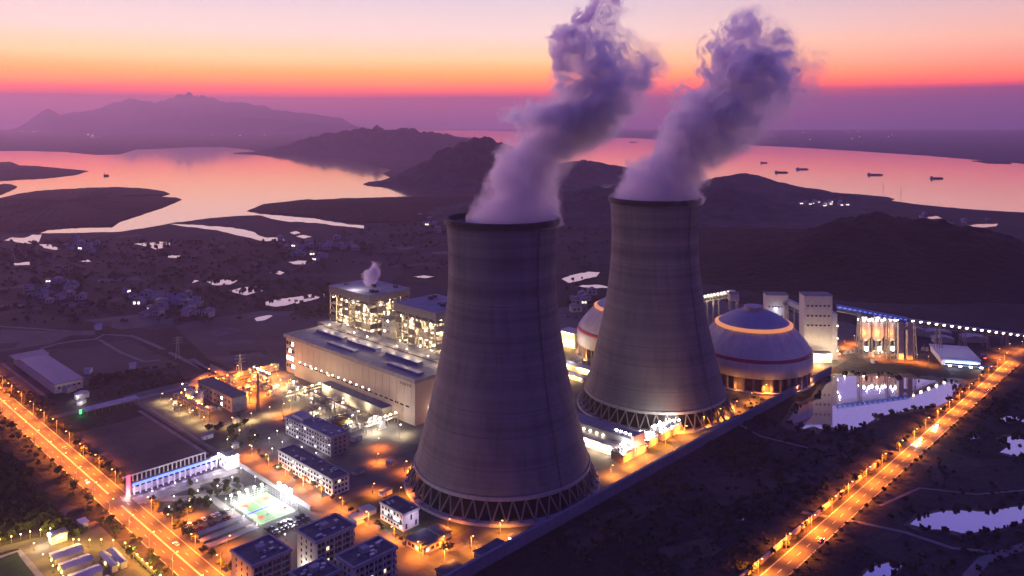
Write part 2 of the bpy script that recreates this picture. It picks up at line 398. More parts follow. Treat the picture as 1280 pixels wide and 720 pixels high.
def hill_material(nm, k):
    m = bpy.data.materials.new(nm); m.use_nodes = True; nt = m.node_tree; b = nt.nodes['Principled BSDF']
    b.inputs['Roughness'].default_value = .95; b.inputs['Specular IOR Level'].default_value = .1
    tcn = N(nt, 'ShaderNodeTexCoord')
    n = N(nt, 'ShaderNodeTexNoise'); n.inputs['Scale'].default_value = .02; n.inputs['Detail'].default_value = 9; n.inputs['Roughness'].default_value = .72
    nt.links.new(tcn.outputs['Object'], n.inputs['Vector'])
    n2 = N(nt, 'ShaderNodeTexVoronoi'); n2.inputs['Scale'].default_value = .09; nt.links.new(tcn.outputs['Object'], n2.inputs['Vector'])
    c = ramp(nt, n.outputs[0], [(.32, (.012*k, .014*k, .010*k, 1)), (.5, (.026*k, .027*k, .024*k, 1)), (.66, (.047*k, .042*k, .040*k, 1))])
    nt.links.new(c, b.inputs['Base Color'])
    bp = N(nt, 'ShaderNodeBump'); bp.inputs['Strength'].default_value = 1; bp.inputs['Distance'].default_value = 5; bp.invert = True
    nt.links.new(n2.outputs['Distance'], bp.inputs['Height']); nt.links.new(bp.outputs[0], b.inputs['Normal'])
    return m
hill_m = hill_material('hill_woods', .42)  # near woods darkened so the hills behind read as hazier
hazed_hill_m = hill_material('hill_hazed', 2.1)  # far hills: distance haze put into a paler base colour
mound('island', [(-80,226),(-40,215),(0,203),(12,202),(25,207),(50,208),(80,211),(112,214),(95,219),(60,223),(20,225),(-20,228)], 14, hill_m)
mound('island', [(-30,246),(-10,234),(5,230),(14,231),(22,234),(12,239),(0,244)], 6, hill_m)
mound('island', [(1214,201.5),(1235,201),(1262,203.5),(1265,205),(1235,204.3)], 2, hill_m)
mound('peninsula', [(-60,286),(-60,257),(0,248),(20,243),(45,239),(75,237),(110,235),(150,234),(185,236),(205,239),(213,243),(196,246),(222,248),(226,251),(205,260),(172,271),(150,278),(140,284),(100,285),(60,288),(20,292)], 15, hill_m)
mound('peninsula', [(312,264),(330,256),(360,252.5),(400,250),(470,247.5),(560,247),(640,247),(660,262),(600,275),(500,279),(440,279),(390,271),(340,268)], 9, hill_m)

def hill(name, crest, Y, w, wf=None, step=None, pad=1.0, rough=.20):
    """wooded ridge: crest given as picture bearings at distance Y, smooth fall-off w"""
    cr = []
    for i in range(len(crest)-1):
        (x0, y0), (x1, y1) = crest[i], crest[i+1]; k = max(1, int(abs(x1-x0)/6))
        for j in range(k):
            f = j/k; cr.append((x0+(x1-x0)*f, y0+(y1-y0)*f))
    cr.append(crest[-1])
    C = []
    for x, y in cr:
        yy = Y*(1+.05*noise.noise(Vector((x*.02, 1.3, Y))))
        C.append(((x-640)/1000*yy, yy, max(0, CAMH-(y-150)/1000*yy)))
    x0 = min(c[0] for c in C)-w*1.6; x1 = max(c[0] for c in C)+w*1.6; y0 = min(c[1] for c in C)-w*1.7; y1 = max(c[1] for c in C)+w*1.2
    step = step or w/26; nx = int((x1-x0)/step)+1; ny = int((y1-y0)/step)+1
    b = MB()
    for j in range(ny):
        y = y0+j*step
        for i in range(nx):
            x = x0+i*step; h = 0
            for cx, cyy, ch in C:
                d2 = ((x-cx)**2+(y-cyy)**2)/(w*w)
                if d2 < 4.5:
                    g = ch*math.exp(-d2*1.25)
                    if g > h: h = g
            p = Vector((x, y, 0)); rg = rough*(.55 if w < 150 else 1)
            rid = 1-abs(noise.noise(p*(1.6/w)))*1.1
            n = noise.fractal(p*(3.2/w), 1.0, 2.0, 5)
            hh = h*(1+rg*n+rg*1.0*(rid-.6)) + (noise.noise(p*(14/w))+noise.noise(p*(31/w)))*min(h, 40)*.035
            b.v.append((x, y, hh-1.5))
    for j in range(ny-1):
        for i in range(nx-1):
            q = (j*nx+i, j*nx+i+1, (j+1)*nx+i+1, (j+1)*nx+i)
            if max(b.v[t][2] for t in q) > -.9: b.f.append(q)
    return struct(b.build(name, hill_m if Y < 1900 else hazed_hill_m, smooth=True))
hill('hill', [(985,318),(1010,300),(1050,290),(1080,279),(1105,269),(1125,272),(1150,279),(1200,286),(1240,302),(1290,322),(1400,335)], 1350, 165)
hill('hill', [(690,330),(800,312),(880,300),(950,290),(1000,292),(1050,298)], 1600, 150)
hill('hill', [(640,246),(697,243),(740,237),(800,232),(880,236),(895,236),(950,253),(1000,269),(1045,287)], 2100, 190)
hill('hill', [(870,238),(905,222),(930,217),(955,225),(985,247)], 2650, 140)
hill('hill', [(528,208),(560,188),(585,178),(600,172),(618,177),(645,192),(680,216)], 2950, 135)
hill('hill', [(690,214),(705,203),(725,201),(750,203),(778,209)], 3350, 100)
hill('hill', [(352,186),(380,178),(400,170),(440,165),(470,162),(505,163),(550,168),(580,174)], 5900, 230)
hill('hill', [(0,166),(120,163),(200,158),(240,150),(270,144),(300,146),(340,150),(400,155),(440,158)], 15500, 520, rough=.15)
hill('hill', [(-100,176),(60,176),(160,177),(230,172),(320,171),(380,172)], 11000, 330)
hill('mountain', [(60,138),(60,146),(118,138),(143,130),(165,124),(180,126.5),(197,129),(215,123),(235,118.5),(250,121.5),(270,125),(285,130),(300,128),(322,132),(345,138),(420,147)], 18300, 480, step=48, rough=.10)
# low coast land between the hills and the river, on the right
hill('hill', [(960,238),(1000,237),(1060,243),(1130,254),(1200,262),(1280,270)], 2480, 110, rough=.3)

# fields and bare plots that read as one tone
struct(sheet('field', uvrect(-190, -138, 72, 176), .03, soil))
struct(sheet('field', uvrect(-190, -60, 290, 420), .03, mat('dry_field', (.075, .062, .05), .95, 0, .3, .03, .4, .5)))
struct(sheet('field', [G(215,405), G(330,388), G(420,400), G(420,455), G(310,468), G(262,450)], .03, mat('dry_field_red', (.095, .066, .055), .95, 0, .3, .02, .4, .5)))
struct(sheet('field', [G(0,412), G(98,415), G(62,430), G(0,440)], .03, mat('dry_field_pale', (.13, .10, .085), .95, 0, .3, .03, .4, .5)))
struct(sheet('field', [G(105,400), G(200,390), G(230,405), G(150,412)], .03, mat('dry_field_pale', (.13, .10, .085))))
# patchwork of small fields on the plain, and lighter blotches of trodden ground
rf = random.Random(9)
FM = [mat('plot_dark', (.022, .022, .018), .95, 0, .4, .05, .4, .6), mat('plot_red', (.078, .050, .044), .95, 0, .4, .05, .4, .6), mat('plot_pale', (.12, .10, .09), .95, 0, .35, .06, .4, .6), mat('plot_green', (.034, .042, .022), .95, 0, .5, .08, .4, .8)]
nf = 0
for _ in range(400):
    px, py = rf.uniform(-20, 555), rf.uniform(292, 455)
    if px > 330 and py > 365 or nf > 64: continue
    c = G(px, py); a = rf.choice((.2, .35, -.5, .8))+rf.uniform(-.1, .1); L, W = rf.uniform(25, 75)*c.y/1200, rf.uniform(14, 38)*c.y/1200
    d = Vector((math.cos(a), math.sin(a), 0)); e = Vector((-d.y, d.x, 0)); sk = rf.uniform(-.3, .3)
    struct(sheet('field', [c, c+d*L, c+d*(L*rf.uniform(.8, 1.1))+e*W+d*sk*W, c+e*W*rf.uniform(.8, 1.1)+d*sk*W], .02+.0045*nf % .14+.0011*nf, rf.choice(FM), 12, 1.5)); nf += 1
for px in ([(700,665),(760,640),(830,625),(800,650),(730,690)], [(880,600),(940,585),(1000,590),(960,620),(900,630)], [(820,690),(880,670),(905,690),(860,715)], [(1130,575),(1190,560),(1230,580),(1170,605)], [(1100,650),(1130,640),(1125,668),(1095,680)], [(1010,555),(1060,550),(1085,560),(1040,575)]):
    struct(sheet('bare_patch', [G(x, y) for x, y in px], .035, mat('bare_patch', (.055, .042, .036), .95, 0, .6, .06, .5, .8), 6, 3.0))
# tracks
TR = [([(-40,404),(0,408),(60,412),(98,415)], 4), ([(50,436),(70,430),(95,426),(120,424),(130,418),(165,420),(190,430),(225,447),(262,465)], 5), ([(125,425),(150,440),(180,452),(200,450)], 4),
      ([(1000,640),(1060,650),(1130,665),(1190,685),(1240,690)], 3), ([(1210,722),(1230,700),(1290,680)], 6), ([(880,505),(950,545),(1010,560)], 2), ([(115,340),(122,348),(125,352)], 4),
      ([(1200,381),(1208,368),(1216,360),(1232,350)], 5), ([(1258,400),(1276,392),(1274,384),(1262,378)], 4), ([(1100,632),(1150,610),(1220,618),(1290,612)], 2)]
for px, w in TR[:7]+TR[9:]: struct(strip('track', [G(x, y) for x, y in px], w, .06, track_mat, 12))
struct(strip('track', [P(-190, 226), P(-130, 219), P(-84, 222), P(-50, 246), P(-44, 300)], 7, .06, track_mat, 12))
struct(strip('track', [P(-137, 66), P(-137, 190)], 3, .06, track_mat, 12))
struct(strip('track', [P(-130, 74), P(-129, 190)], 2, .06, track_mat, 12))
# ================================================================ COOLING TOWERS
def tower_concrete():
    m = bpy.data.materials.new('tower_concrete'); m.use_nodes = True; nt = m.node_tree; b = nt.nodes['Principled BSDF']
    b.inputs['Roughness'].default_value = .9; b.inputs['Specular IOR Level'].default_value = .2
    tcn = N(nt, 'ShaderNodeTexCoord'); sp = N(nt, 'ShaderNodeSeparateXYZ'); nt.links.new(tcn.outputs['Object'], sp.inputs[0])
    z = sp.outputs[2]
    # pour lifts: 1.5 m courses with slightly different greys, a few darker bands
    course = M_(nt, 'FLOOR', M_(nt, 'DIVIDE', z, 1.5))
    wn_ = N(nt, 'ShaderNodeTexWhiteNoise', noise_dimensions='1D'); nt.links.new(course, wn_.inputs['W'])
    n1 = N(nt, 'ShaderNodeTexNoise', noise_dimensions='1D'); n1.inputs['Scale'].default_value = .11; n1.inputs['Detail'].default_value = 4; nt.links.new(z, n1.inputs['W'])
    mp_ = N(nt, 'ShaderNodeMapping'); mp_.inputs['Scale'].default_value = (.10, .10, .012); nt.links.new(tcn.outputs['Object'], mp_.inputs[0])
    n2 = N(nt, 'ShaderNodeTexNoise'); n2.inputs['Scale'].default_value = 1.0; n2.inputs['Detail'].default_value = 6; n2.inputs['Roughness'].default_value = .65; nt.links.new(mp_.outputs[0], n2.inputs['Vector'])
    n3 = N(nt, 'ShaderNodeTexNoise'); n3.inputs['Scale'].default_value = .02; n3.inputs['Detail'].default_value = 5; nt.links.new(tcn.outputs['Object'], n3.inputs['Vector'])
    f = M_(nt, 'ADD', M_(nt, 'MULTIPLY', wn_.outputs[0], .06), M_(nt, 'ADD', M_(nt, 'MULTIPLY', n1.outputs[0], .40), M_(nt, 'ADD', M_(nt, 'MULTIPLY', n2.outputs[0], .36), M_(nt, 'MULTIPLY', n3.outputs[0], .22))))
    c = ramp(nt, f, [(.28, (.090, .082, .078, 1)), (.5, (.185, .168, .160, 1)), (.72, (.265, .240, .225, 1))])
    # rain streaks running down from the rim
    mps = N(nt, 'ShaderNodeMapping'); mps.inputs['Scale'].default_value = (.28, .28, .006); nt.links.new(tcn.outputs['Object'], mps.inputs[0])
    ns = N(nt, 'ShaderNodeTexNoise'); ns.inputs['Scale'].default_value = 1.0; ns.inputs['Detail'].default_value = 4; nt.links.new(mps.outputs[0], ns.inputs['Vector'])
    stk = ramp(nt, ns.outputs[0], [(.50, (1, 1, 1, 1)), (.62, (.92, .91, .90, 1)), (.70, (.86, .85, .85, 1))])
    c = mixc(nt, 1.0, c, stk, 'MULTIPLY')
    # dark stained construction joints
    def band(zz, w): return M_(nt, 'LESS_THAN', M_(nt, 'ABSOLUTE', M_(nt, 'SUBTRACT', z, zz)), w)
    bb = band(46, .5)
    for zz, w in ((78, .3), (101, .5), (123, .3), (60, .25), (152, .3), (28, .25)): bb = M_(nt, 'MAXIMUM', bb, band(zz, w))
    bb = M_(nt, 'MULTIPLY', bb, M_(nt, 'MULTIPLY_ADD', n2.outputs[0], 1.4, -.25, clamp=True))
    c = mixc(nt, bb, c, (.10, .09, .09, 1)); nt.links.new(c, b.inputs['Base Color'])
    bp = N(nt, 'ShaderNodeBump'); bp.inputs['Strength'].default_value = .35; bp.inputs['Distance'].default_value = .25
    nt.links.new(M_(nt, 'MULTIPLY_ADD', wn_.outputs[0], .2, n2.outputs[0]), bp.inputs['Height']); nt.links.new(bp.outputs[0], b.inputs['Normal'])
    return m
tower_m = tower_concrete()
leg_m = mat('leg_concrete', (.20, .17, .15), .85, 0, .15, .3)
fill_m = mat('tower_fill', (.02, .02, .022), .95, 0, .3, .2)
rim_m = mat('rim_paint', (.035, .033, .038), .7, 0, .3, .3)
TR0, TC, TZ = 36.0, 102.0, 143.5
def trad(z): return TR0*math.sqrt(1+((z-TZ)/TC)**2)
def cooling_tower(label, u, v):
    t = thing('cooling_tower', label, 'cooling tower', P(u, v), ROT, 'hyperbolic cooling towers of the plant')
    zs = [13+ (171-13)*i/48 for i in range(49)]
    prof = [(trad(13)-1.0, 13.0)]+[(trad(z), z) for z in zs]+[(trad(171)-.9, 171)]+[(trad(z)-.9-(.3 if z < 30 else 0), z) for z in reversed(zs)]
    MB().lathe(prof+[(trad(13)-1.0, 13.0)], 96).build('shell', tower_m, t, True)
    r = trad(173); MB().lathe([(r-.9, 170.9), (r+.9, 170.9), (r+1.6, 171.6), (r+1.6, 174.6), (r+.6, 175), (r-1.2, 175), (r-1.2, 170.9)], 96).build('rim', rim_m, t)
    MB().lathe([(trad(13)-.4, 12.2), (trad(13)+.5, 12.2), (trad(13)+.6, 14.2), (trad(13)+.1, 14.6)], 96).build('ring_beam', concrete, t)
    MB().lathe([(0, .4), (56, .4), (56, 11.5), (0, 12.4)], 64).build('fill_pack', fill_m, t)
    MB().lathe([(61, 0), (61, 1.6), (65, 1.6), (65.4, 0)], 96).build('basin_wall', concrete, t)
    n = 46; v0 = MB(); rt, rb = trad(13)-.3, 63.5
    da = math.pi*2/n
    for s in (-1, 1):
        v0.bar((rb, 0, 1.2), (rt*math.cos(s*da/2), rt*math.sin(s*da/2), 12.6), .58, 6, .48)
    v0.box(rb-1.2, rb+1.2, -1.0, 1.0, 1.0, 2.2)
    first = None
    for i in range(n):
        if first is None: first = o = v0.build('leg', leg_m, t)
        else: o = first.copy(); COL.objects.link(o); o.parent = t
        o.rotation_euler = (0, 0, i*da)
    # ladder with safety cage up the shell, seen right of centre from the river side
    a = R(-97); lb = MB(); pts = [Vector(((trad(z)+.7)*math.cos(a), (trad(z)+.7)*math.sin(a), z)) for z in zs]
    side = Vector((-math.sin(a), math.cos(a), 0))
    for i in range(len(pts)-1):
        for s in (-.5, .5): lb.bar(pts[i]+side*s, pts[i+1]+side*s, .10, 4)
        lb.bar(pts[i]+side*-.7, pts[i]+side*.7, .34, 4)
        mid = (pts[i]+pts[i+1])/2; lb.bar(mid+side*-.6, mid+side*.6, .10, 4)
    lb.build('ladder', dark_steel, t)
    return t
cooling_tower('larger nearer concrete cooling tower with steam rising, closest to the white office blocks', -17, -113)
cooling_tower('farther concrete cooling tower standing between the pump house and the round coal silo', 172, -107)

# ================================================================ STEAM (real volumes)
def steam_material(name, z0, z1, cxs, cys, rs, dens, seed, wisp):
    """cxs.. : lists of (z, value); density = torn-up core round a drifting axis"""
    m = bpy.data.materials.new(name); m.use_nodes = True; nt = m.node_tree; nt.nodes.clear()
    out = N(nt, 'ShaderNodeOutputMaterial'); pv = N(nt, 'ShaderNodeVolumePrincipled')
    pv.inputs['Color'].default_value = (.975, .935, .998, 1); pv.inputs['Anisotropy'].default_value = .66
    nt.links.new(pv.outputs[0], out.inputs['Volume'])
    tcn = N(nt, 'ShaderNodeTexCoord')
    # turbulence: warp the lookup
    n0 = N(nt, 'ShaderNodeTexNoise'); n0.inputs['Scale'].default_value = .028; n0.inputs['Detail'].default_value = 2
    ofs = N(nt, 'ShaderNodeVectorMath', operation='ADD'); ofs.inputs[1].default_value = (seed, seed*.7, 0)
    nt.links.new(tcn.outputs['Object'], ofs.inputs[0]); nt.links.new(ofs.outputs[0], n0.inputs['Vector'])
    ctr = N(nt, 'ShaderNodeVectorMath', operation='SUBTRACT'); ctr.inputs[1].default_value = (.5, .5, .5); nt.links.new(n0.outputs['Color'], ctr.inputs[0])
    sp0 = N(nt, 'ShaderNodeSeparateXYZ'); nt.links.new(tcn.outputs['Object'], sp0.inputs[0])
    zn = M_(nt, 'DIVIDE', M_(nt, 'SUBTRACT', sp0.outputs[2], z0), z1-z0, clamp=True)
    wsc = N(nt, 'ShaderNodeVectorMath', operation='SCALE'); nt.links.new(ctr.outputs[0], wsc.inputs[0])
    nt.links.new(M_(nt, 'MULTIPLY_ADD', zn, 48, 14), wsc.inputs['Scale'])
    wp = N(nt, 'ShaderNodeVectorMath', operation='ADD'); nt.links.new(tcn.outputs['Object'], wp.inputs[0]); nt.links.new(wsc.outputs[0], wp.inputs[1])
    sp = N(nt, 'ShaderNodeSeparateXYZ'); nt.links.new(wp.outputs[0], sp.inputs[0])
    def curve(pts, lo, hi):
        c = N(nt, 'ShaderNodeFloatCurve'); cm = c.mapping.curves[0]
        P_ = [((z-z0)/(z1-z0), (val-lo)/(hi-lo)) for z, val in pts]
        while len(cm.points) < len(P_): cm.points.new(.5, .5)
        for q, (a_, b_) in zip(cm.points, P_): q.location = (a_, b_); q.handle_type = 'AUTO'
        c.mapping.update(); nt.links.new(zn, c.inputs['Value']); return M_(nt, 'MULTIPLY_ADD', c.outputs[0], hi-lo, lo)
    X = curve(cxs, -60, 160); Yc = curve(cys, -60, 160); Rr = curve(rs, 0, 100)
    dx = M_(nt, 'SUBTRACT', sp.outputs[0], X); dy = M_(nt, 'SUBTRACT', sp.outputs[1], Yc)
    d = M_(nt, 'DIVIDE', M_(nt, 'SQRT', M_(nt, 'ADD', M_(nt, 'MULTIPLY', dx, dx), M_(nt, 'MULTIPLY', dy, dy))), Rr)
    n1 = N(nt, 'ShaderNodeTexNoise'); n1.inputs['Scale'].default_value = .035; n1.inputs['Detail'].default_value = 8; n1.inputs['Roughness'].default_value = .72
    of2 = N(nt, 'ShaderNodeVectorMath', operation='ADD'); of2.inputs[1].default_value = (seed*3.1, 11, seed)
    nt.links.new(wp.outputs[0], of2.inputs[0]); nt.links.new(of2.outputs[0], n1.inputs['Vector'])
    amp = M_(nt, 'MULTIPLY_ADD', M_(nt, 'POWER', zn, .9), wisp, 1.1)
    fld = M_(nt, 'ADD', M_(nt, 'SUBTRACT', M_(nt, 'ADD', M_(nt, 'MULTIPLY_ADD', zn, -.80, .78), M_(nt, 'MULTIPLY', M_(nt, 'POWER', M_(nt, 'SUBTRACT', 1.0, zn), 7.0), .45)), M_(nt, 'POWER', d, 1.6)), M_(nt, 'MULTIPLY', M_(nt, 'SUBTRACT', n1.outputs[0], .5), amp))
    mr = N(nt, 'ShaderNodeMapRange', interpolation_type='SMOOTHSTEP'); nt.links.new(fld, mr.inputs[0])
    mr.inputs[1].default_value = 0.0; mr.inputs[2].default_value = .16; mr.inputs[3].default_value = 0; mr.inputs[4].default_value = 1
    top = M_(nt, 'SUBTRACT', 1.0, M_(nt, 'POWER', zn, 6.0), clamp=True)
    dz = M_(nt, 'MULTIPLY', M_(nt, 'MULTIPLY_ADD', zn, dens*1.9, dens*.30), top)
    n3 = N(nt, 'ShaderNodeTexNoise'); n3.inputs['Scale'].default_value = .075; n3.inputs['Detail'].default_value = 5; n3.inputs['Roughness'].default_value = .6
    nt.links.new(of2.outputs[0], n3.inputs['Vector'])
    mod = M_(nt, 'MULTIPLY', M_(nt, 'SUBTRACT', n3.outputs[0], .33, clamp=True), 4.0)
    # thin gauze drifting on the lee side of the core
    dxh = M_(nt, 'SUBTRACT', dx, M_(nt, 'MULTIPLY', Rr, M_(nt, 'MULTIPLY_ADD', zn, .5, .05)))
    dh = M_(nt, 'DIVIDE', M_(nt, 'SQRT', M_(nt, 'ADD', M_(nt, 'MULTIPLY', dxh, dxh), M_(nt, 'MULTIPLY', dy, dy))), Rr)
    hal = M_(nt, 'ADD', M_(nt, 'SUBTRACT', M_(nt, 'MULTIPLY_ADD', zn, -.45, 1.0), M_(nt, 'POWER', dh, 2.0)), M_(nt, 'MULTIPLY', M_(nt, 'SUBTRACT', n3.outputs[0], .5), M_(nt, 'MULTIPLY_ADD', zn, 4.6, .7)))
    hm2 = N(nt, 'ShaderNodeMapRange', interpolation_type='SMOOTHSTEP'); nt.links.new(hal, hm2.inputs[0]); hm2.inputs[1].default_value = 0; hm2.inputs[2].default_value = .7
    gz = M_(nt, 'MULTIPLY', M_(nt, 'MULTIPLY', hm2.outputs[0], top), dens*.17)
    core = M_(nt, 'MULTIPLY', M_(nt, 'MULTIPLY', mr.outputs[0], dz), mod)
    nt.links.new(M_(nt, 'ADD', core, gz), pv.inputs['Density'])
    m.cycles.volume_step_rate = .12
    return m
def plume(name, label, base, z0, z1, cxs, cys, rs, dens, seed, wisp, grow=1.75, cat='steam plume', group=None):
    def ip(pts, z):
        for (a, va), (b_, vb) in zip(pts, pts[1:]):
            if z <= b_: return va+(vb-va)*(z-a)/(b_-a)
        return pts[-1][1]
    b = MB(); n, k = 28, 30
    for j in range(k+1):
        z = z0+(z1-z0)*j/k; g = 1.04+(grow-1.04)*min(1, (z-z0)/(z1-z0)*2.2)
        if j == k: g *= .7
        for i in range(n):
            a = 2*math.pi*i/n; r = ip(rs, z)*g
            q = Vector((math.cos(a), math.sin(a), z*.02))
            r *= 1+.16*noise.noise(q*1.7+Vector((seed, 0, 0)))*min(1, (z-z0)/40)
            b.v.append((ip(cxs, z)+r*math.cos(a), ip(cys, z)+r*math.sin(a), z))
    for j in range(k):
        for i in range(n): b.f.append((j*n+i, j*n+(i+1) % n, (j+1)*n+(i+1) % n, (j+1)*n+i))
    b.f.append(tuple(n-1-i for i in range(n))); b.f.append(tuple(k*n+i for i in range(n)))
    o = b.build(name, steam_material(name, z0, z1, cxs, cys, rs, dens, seed, wisp), None, loc=base)
    return tag(o, label, cat, group)
def axis(D, bx_, pts):
    """picture outline of a plume at distance D -> axis and radius against height"""
    k = D/1000; cx, rr = [], []
    for y, x, w in pts:
        z = CAMH-(y-150)*k; cx.append((z, (x-640)*k-bx_)); rr.append((z, w*k))
    return cx, rr
b1 = P(-17, -113); b2 = P(172, -107)
cx1, r1 = axis(536, b1.x, [(281,644,60),(262,645,58),(240,651,54),(205,664,60),(170,696,76),(140,714,84),(100,744,78),(60,746,68),(20,740,52),(-20,752,48),(-60,770,46)])
plume('steam_plume', 'thick lavender steam plume leaning right out of the nearer cooling tower', (b1.x, b1.y, 0), cx1[0][0], cx1[-1][0], cx1,
      [(cx1[0][0], 0), (220, 4), (cx1[-1][0], 30)], r1, .24, 3.0, 8.5, group='steam plumes over the cooling towers')
cx2, r2 = axis(676, b2.x, [(254,820,56),(235,823,57),(215,836,60),(180,876,74),(150,898,80),(110,926,88),(80,934,80),(50,936,62),(25,940,48),(0,944,36)])
plume('steam_plume', 'ragged steam plume drifting right out of the farther cooling tower', (b2.x, b2.y, 0), cx2[0][0], cx2[-1][0], cx2,
      [(cx2[0][0], 0), (220, 4), (cx2[-1][0], 30)], r2, .19, 17.0, 9.5, group='steam plumes over the cooling towers')
# ================================================================ PAVED GROUND AND ROADS
struct(sheet('yard', uvrect(-133, 78, -181, 236), .04, yard_mat))
struct(sheet('yard', [P(78, -181), P(520, -172), P(560, -120), P(560, 120), P(300, 200), P(78, 236)], .04, yard_mat))
struct(sheet('yard', uvrect(-202, -133, -175, 62), .04, mat('campus_paving', (.065, .06, .06), .85, 0, .35, .08)))
for d in ((-112, -70, -146, -66), (84, 114, -174, -158)): struct(sheet('lawn', uvrect(*d), .07, lawn))
for d in ((-130, -116, -58, 20), (60, 110, -94, -20), (-128, -100, 68, 100)): struct(sheet('lawn', uvrect(*d), .07, mat('worn_grass', (.07, .06, .04), .95, 0, .4, .1, .4, 1)))
def road(name, u0, u1, v0, v1, m=asphalt, z=.09): return struct(sheet(name, uvrect(u0, u1, v0, v1), z, m))
road('main_road', -217, -201, -140, 1400)
road('access_road', -201, -128, 221, 229)
road('gate_road', -201, -134, 24, 36, pave)
road('perimeter_road', -124, -62, -172, -160); road('perimeter_road', 28, 500, -176, -166)
road('inner_road', -128, -118, -160, 66)
road('inner_road', -117, -104, -159.5, -153, z=.085)
road('plant_road', -58, -48, -30, 206); road('plant_road', -117.5, 20, 62, 72, z=.1); road('plant_road', -47.5, 60, -38, -28, z=.1)
road('plant_road', 64, 74, -90, 240, z=.11); road('plant_road', 74.5, 420, 18, 26, z=.1)
road('river_road', -80, 520, -303, -291)
struct(strip('river_road', [P(520, -297), P(560, -296), P(600, -300), P(680, -330), P(800, -390)], 12, .08, asphalt, 10))
struct(strip('service_road', [P(520, -285), P(500, -240), P(440, -190), P(420, -170)], 8, .08, asphalt, 10))
b = MB()
for v in range(-140, 700, 12):
    for u in (-213, -205): b.box(u-.07, u+.07, v, v+4, .094, .10)
mk = b.build('lane_marking', paint_white); mk.location = O; mk.rotation_euler = (0, 0, ROT); mk['kind'] = 'structure'
b = MB()
for u in range(-80, 516, 12): b.box(u, u+5, -297.1, -296.9, .094, .10)
for v in (-302.2, -291.8): b.box(-80, 516, v-.09, v+.09, .094, .10)
mk = b.build('lane_marking', paint_white); mk.location = O; mk.rotation_euler = (0, 0, ROT); mk['kind'] = 'structure'
b = MB(); b.box(-209.5, -208.5, -140, 30, .09, .26).box(-209.5, -208.5, 52, 900, .09, .26)
for u0, v0, v1 in ((-217.5, -140, 900), (-201, -140, 22), (-201, 38, 220), (-201, 230, 900)): b.box(u0, u0+.4, v0, v1, .0, .22)
kb = b.build('kerb', grey_wall); kb.location = O; kb.rotation_euler = (0, 0, ROT); kb['kind'] = 'structure'

def site(name, label, cat, u, v, group=None, rz=0.0, z=0.0): return thing(name, label, cat, P(u, v, z), ROT+rz, group)

# ================================================================ WALLS AND FENCES
t = site('boundary_wall', 'long tall slate grey boundary wall between the plant road and the dark fields', 'wall', -130, -182)
bx('wall_panel', mat('slate_wall', (.15, .15, .21), .7, 0, .2, .1, streak=(.3, 1, 1)), t, 0, 486, 0, 1.2, 0, 6.6)
bx('coping', mat('slate_coping', (.18, .18, .25), .7, 0, .2, .2), t, 0, 486, -.35, 1.55, 6.6, 7.0)
pp = MB().box(-.3, .3, -.2, 0, 0, 6.4)
f0 = None
for i in range(82):
    o = pp.build('post', MATS['slate_wall'], t) if f0 is None else f0.copy()
    if f0 is None: f0 = o
    else: COL.objects.link(o); o.parent = t
    o.location = (3+i*6, 0, 0)
t = site('roadside_wall', 'low pale wall lit orange along the dark field side of the river road', 'wall', -30, -286.5)
bx('wall_panel', mat('roadside_wall', (.42, .36, .32), .8, 0, .2, .2), t, 0, 212, -.4, .4, 0, 2.3); bx('coping', concrete, t, 0, 212, -.7, .7, 2.3, 2.6)
t = site('campus_wall', 'grey campus wall between the inner road and the sports court', 'wall', -131, -60)
bx('wall_panel', grey_wall, t, 0, .5, 0, 118, 0, 2.6); bx('coping', concrete, t, -.15, .65, 0, 118, 2.6, 2.8)
t = site('park_wall', 'orange lit brown wall bending behind the process yard by the field', 'wall', -47, 205)
bx('wall_panel', pink_wall, t, 0, 46, 0, .6, 0, 6); bx('side_panel', pink_wall, t, -.6, 0, 0, 46, 0, 6)

# ================================================================ BUILDINGS
WIN = {}
def windows(parent, w, h, cells, axis, lit=(), litmat=None, frame=True, depth=.12):
    """each window a part; cells = list of (pos along wall, z); axis '-u' face at x=0 or '-v' face at y=0 (or any y/x offset via 3rd value)"""
    for i, c in enumerate(cells):
        p, z = c[0], c[1]; off = c[2] if len(c) > 2 else 0
        m = (litmat or g_win) if i in lit else glass
        k = (w, h, axis, m.name)
        if k not in WIN:
            b = MB()
            if axis == '-u': b.box(-depth, .05, -w/2, w/2, 0, h)
            else: b.box(-w/2, w/2, -depth, .05, 0, h)
            o = b.build('window', m, parent); WIN[k] = o.data
        else: o = link('window', WIN[k], parent)
        o.location = (off, p, z) if axis == '-u' else (p, off, z)
        if i in lit: o['label'] = 'lit window'
def grid(n, x0, x1, rows): return [(x0+(x1-x0)*(i+.5)/n, z) for z in rows for i in range(n)]
def parapet_roof(parent, L, W, h, m=dark_roof, over=.5):
    bx('roof', m, parent, 0, L, 0, W, h, h+.35)
    b = MB(); o = over
    b.box(-o, L+o, -o, .25, h-.3, h+1.0).box(-o, L+o, W-.25, W+o, h-.3, h+1.0).box(-o, .25, .25, W-.25, h-.3, h+1.0).box(L-.25, L+o, .25, W-.25, h-.3, h+1.0)
    b.build('parapet', grey_wall, parent)
    ru = random.Random(int(L*7+W*3+h)); rm_ = None
    for k in range(int(3+L*W/90)):
        o = bx('roof_unit', galv, parent, 0, 1.5, 0, 1.1, 0, 1.1) if rm_ is None else link('roof_unit', rm_, parent)
        rm_ = o.data; o.location = (ru.uniform(1, L-2.5), ru.uniform(1, W-2.2), h+.35); o.scale = (ru.uniform(.7, 1.8), ru.uniform(.7, 1.6), ru.uniform(.5, 1.3))
    MB().bar((1, W*.3, h+.6), (L-1, W*.3, h+.6), .12, 5).build('roof_pipe', steel, parent)

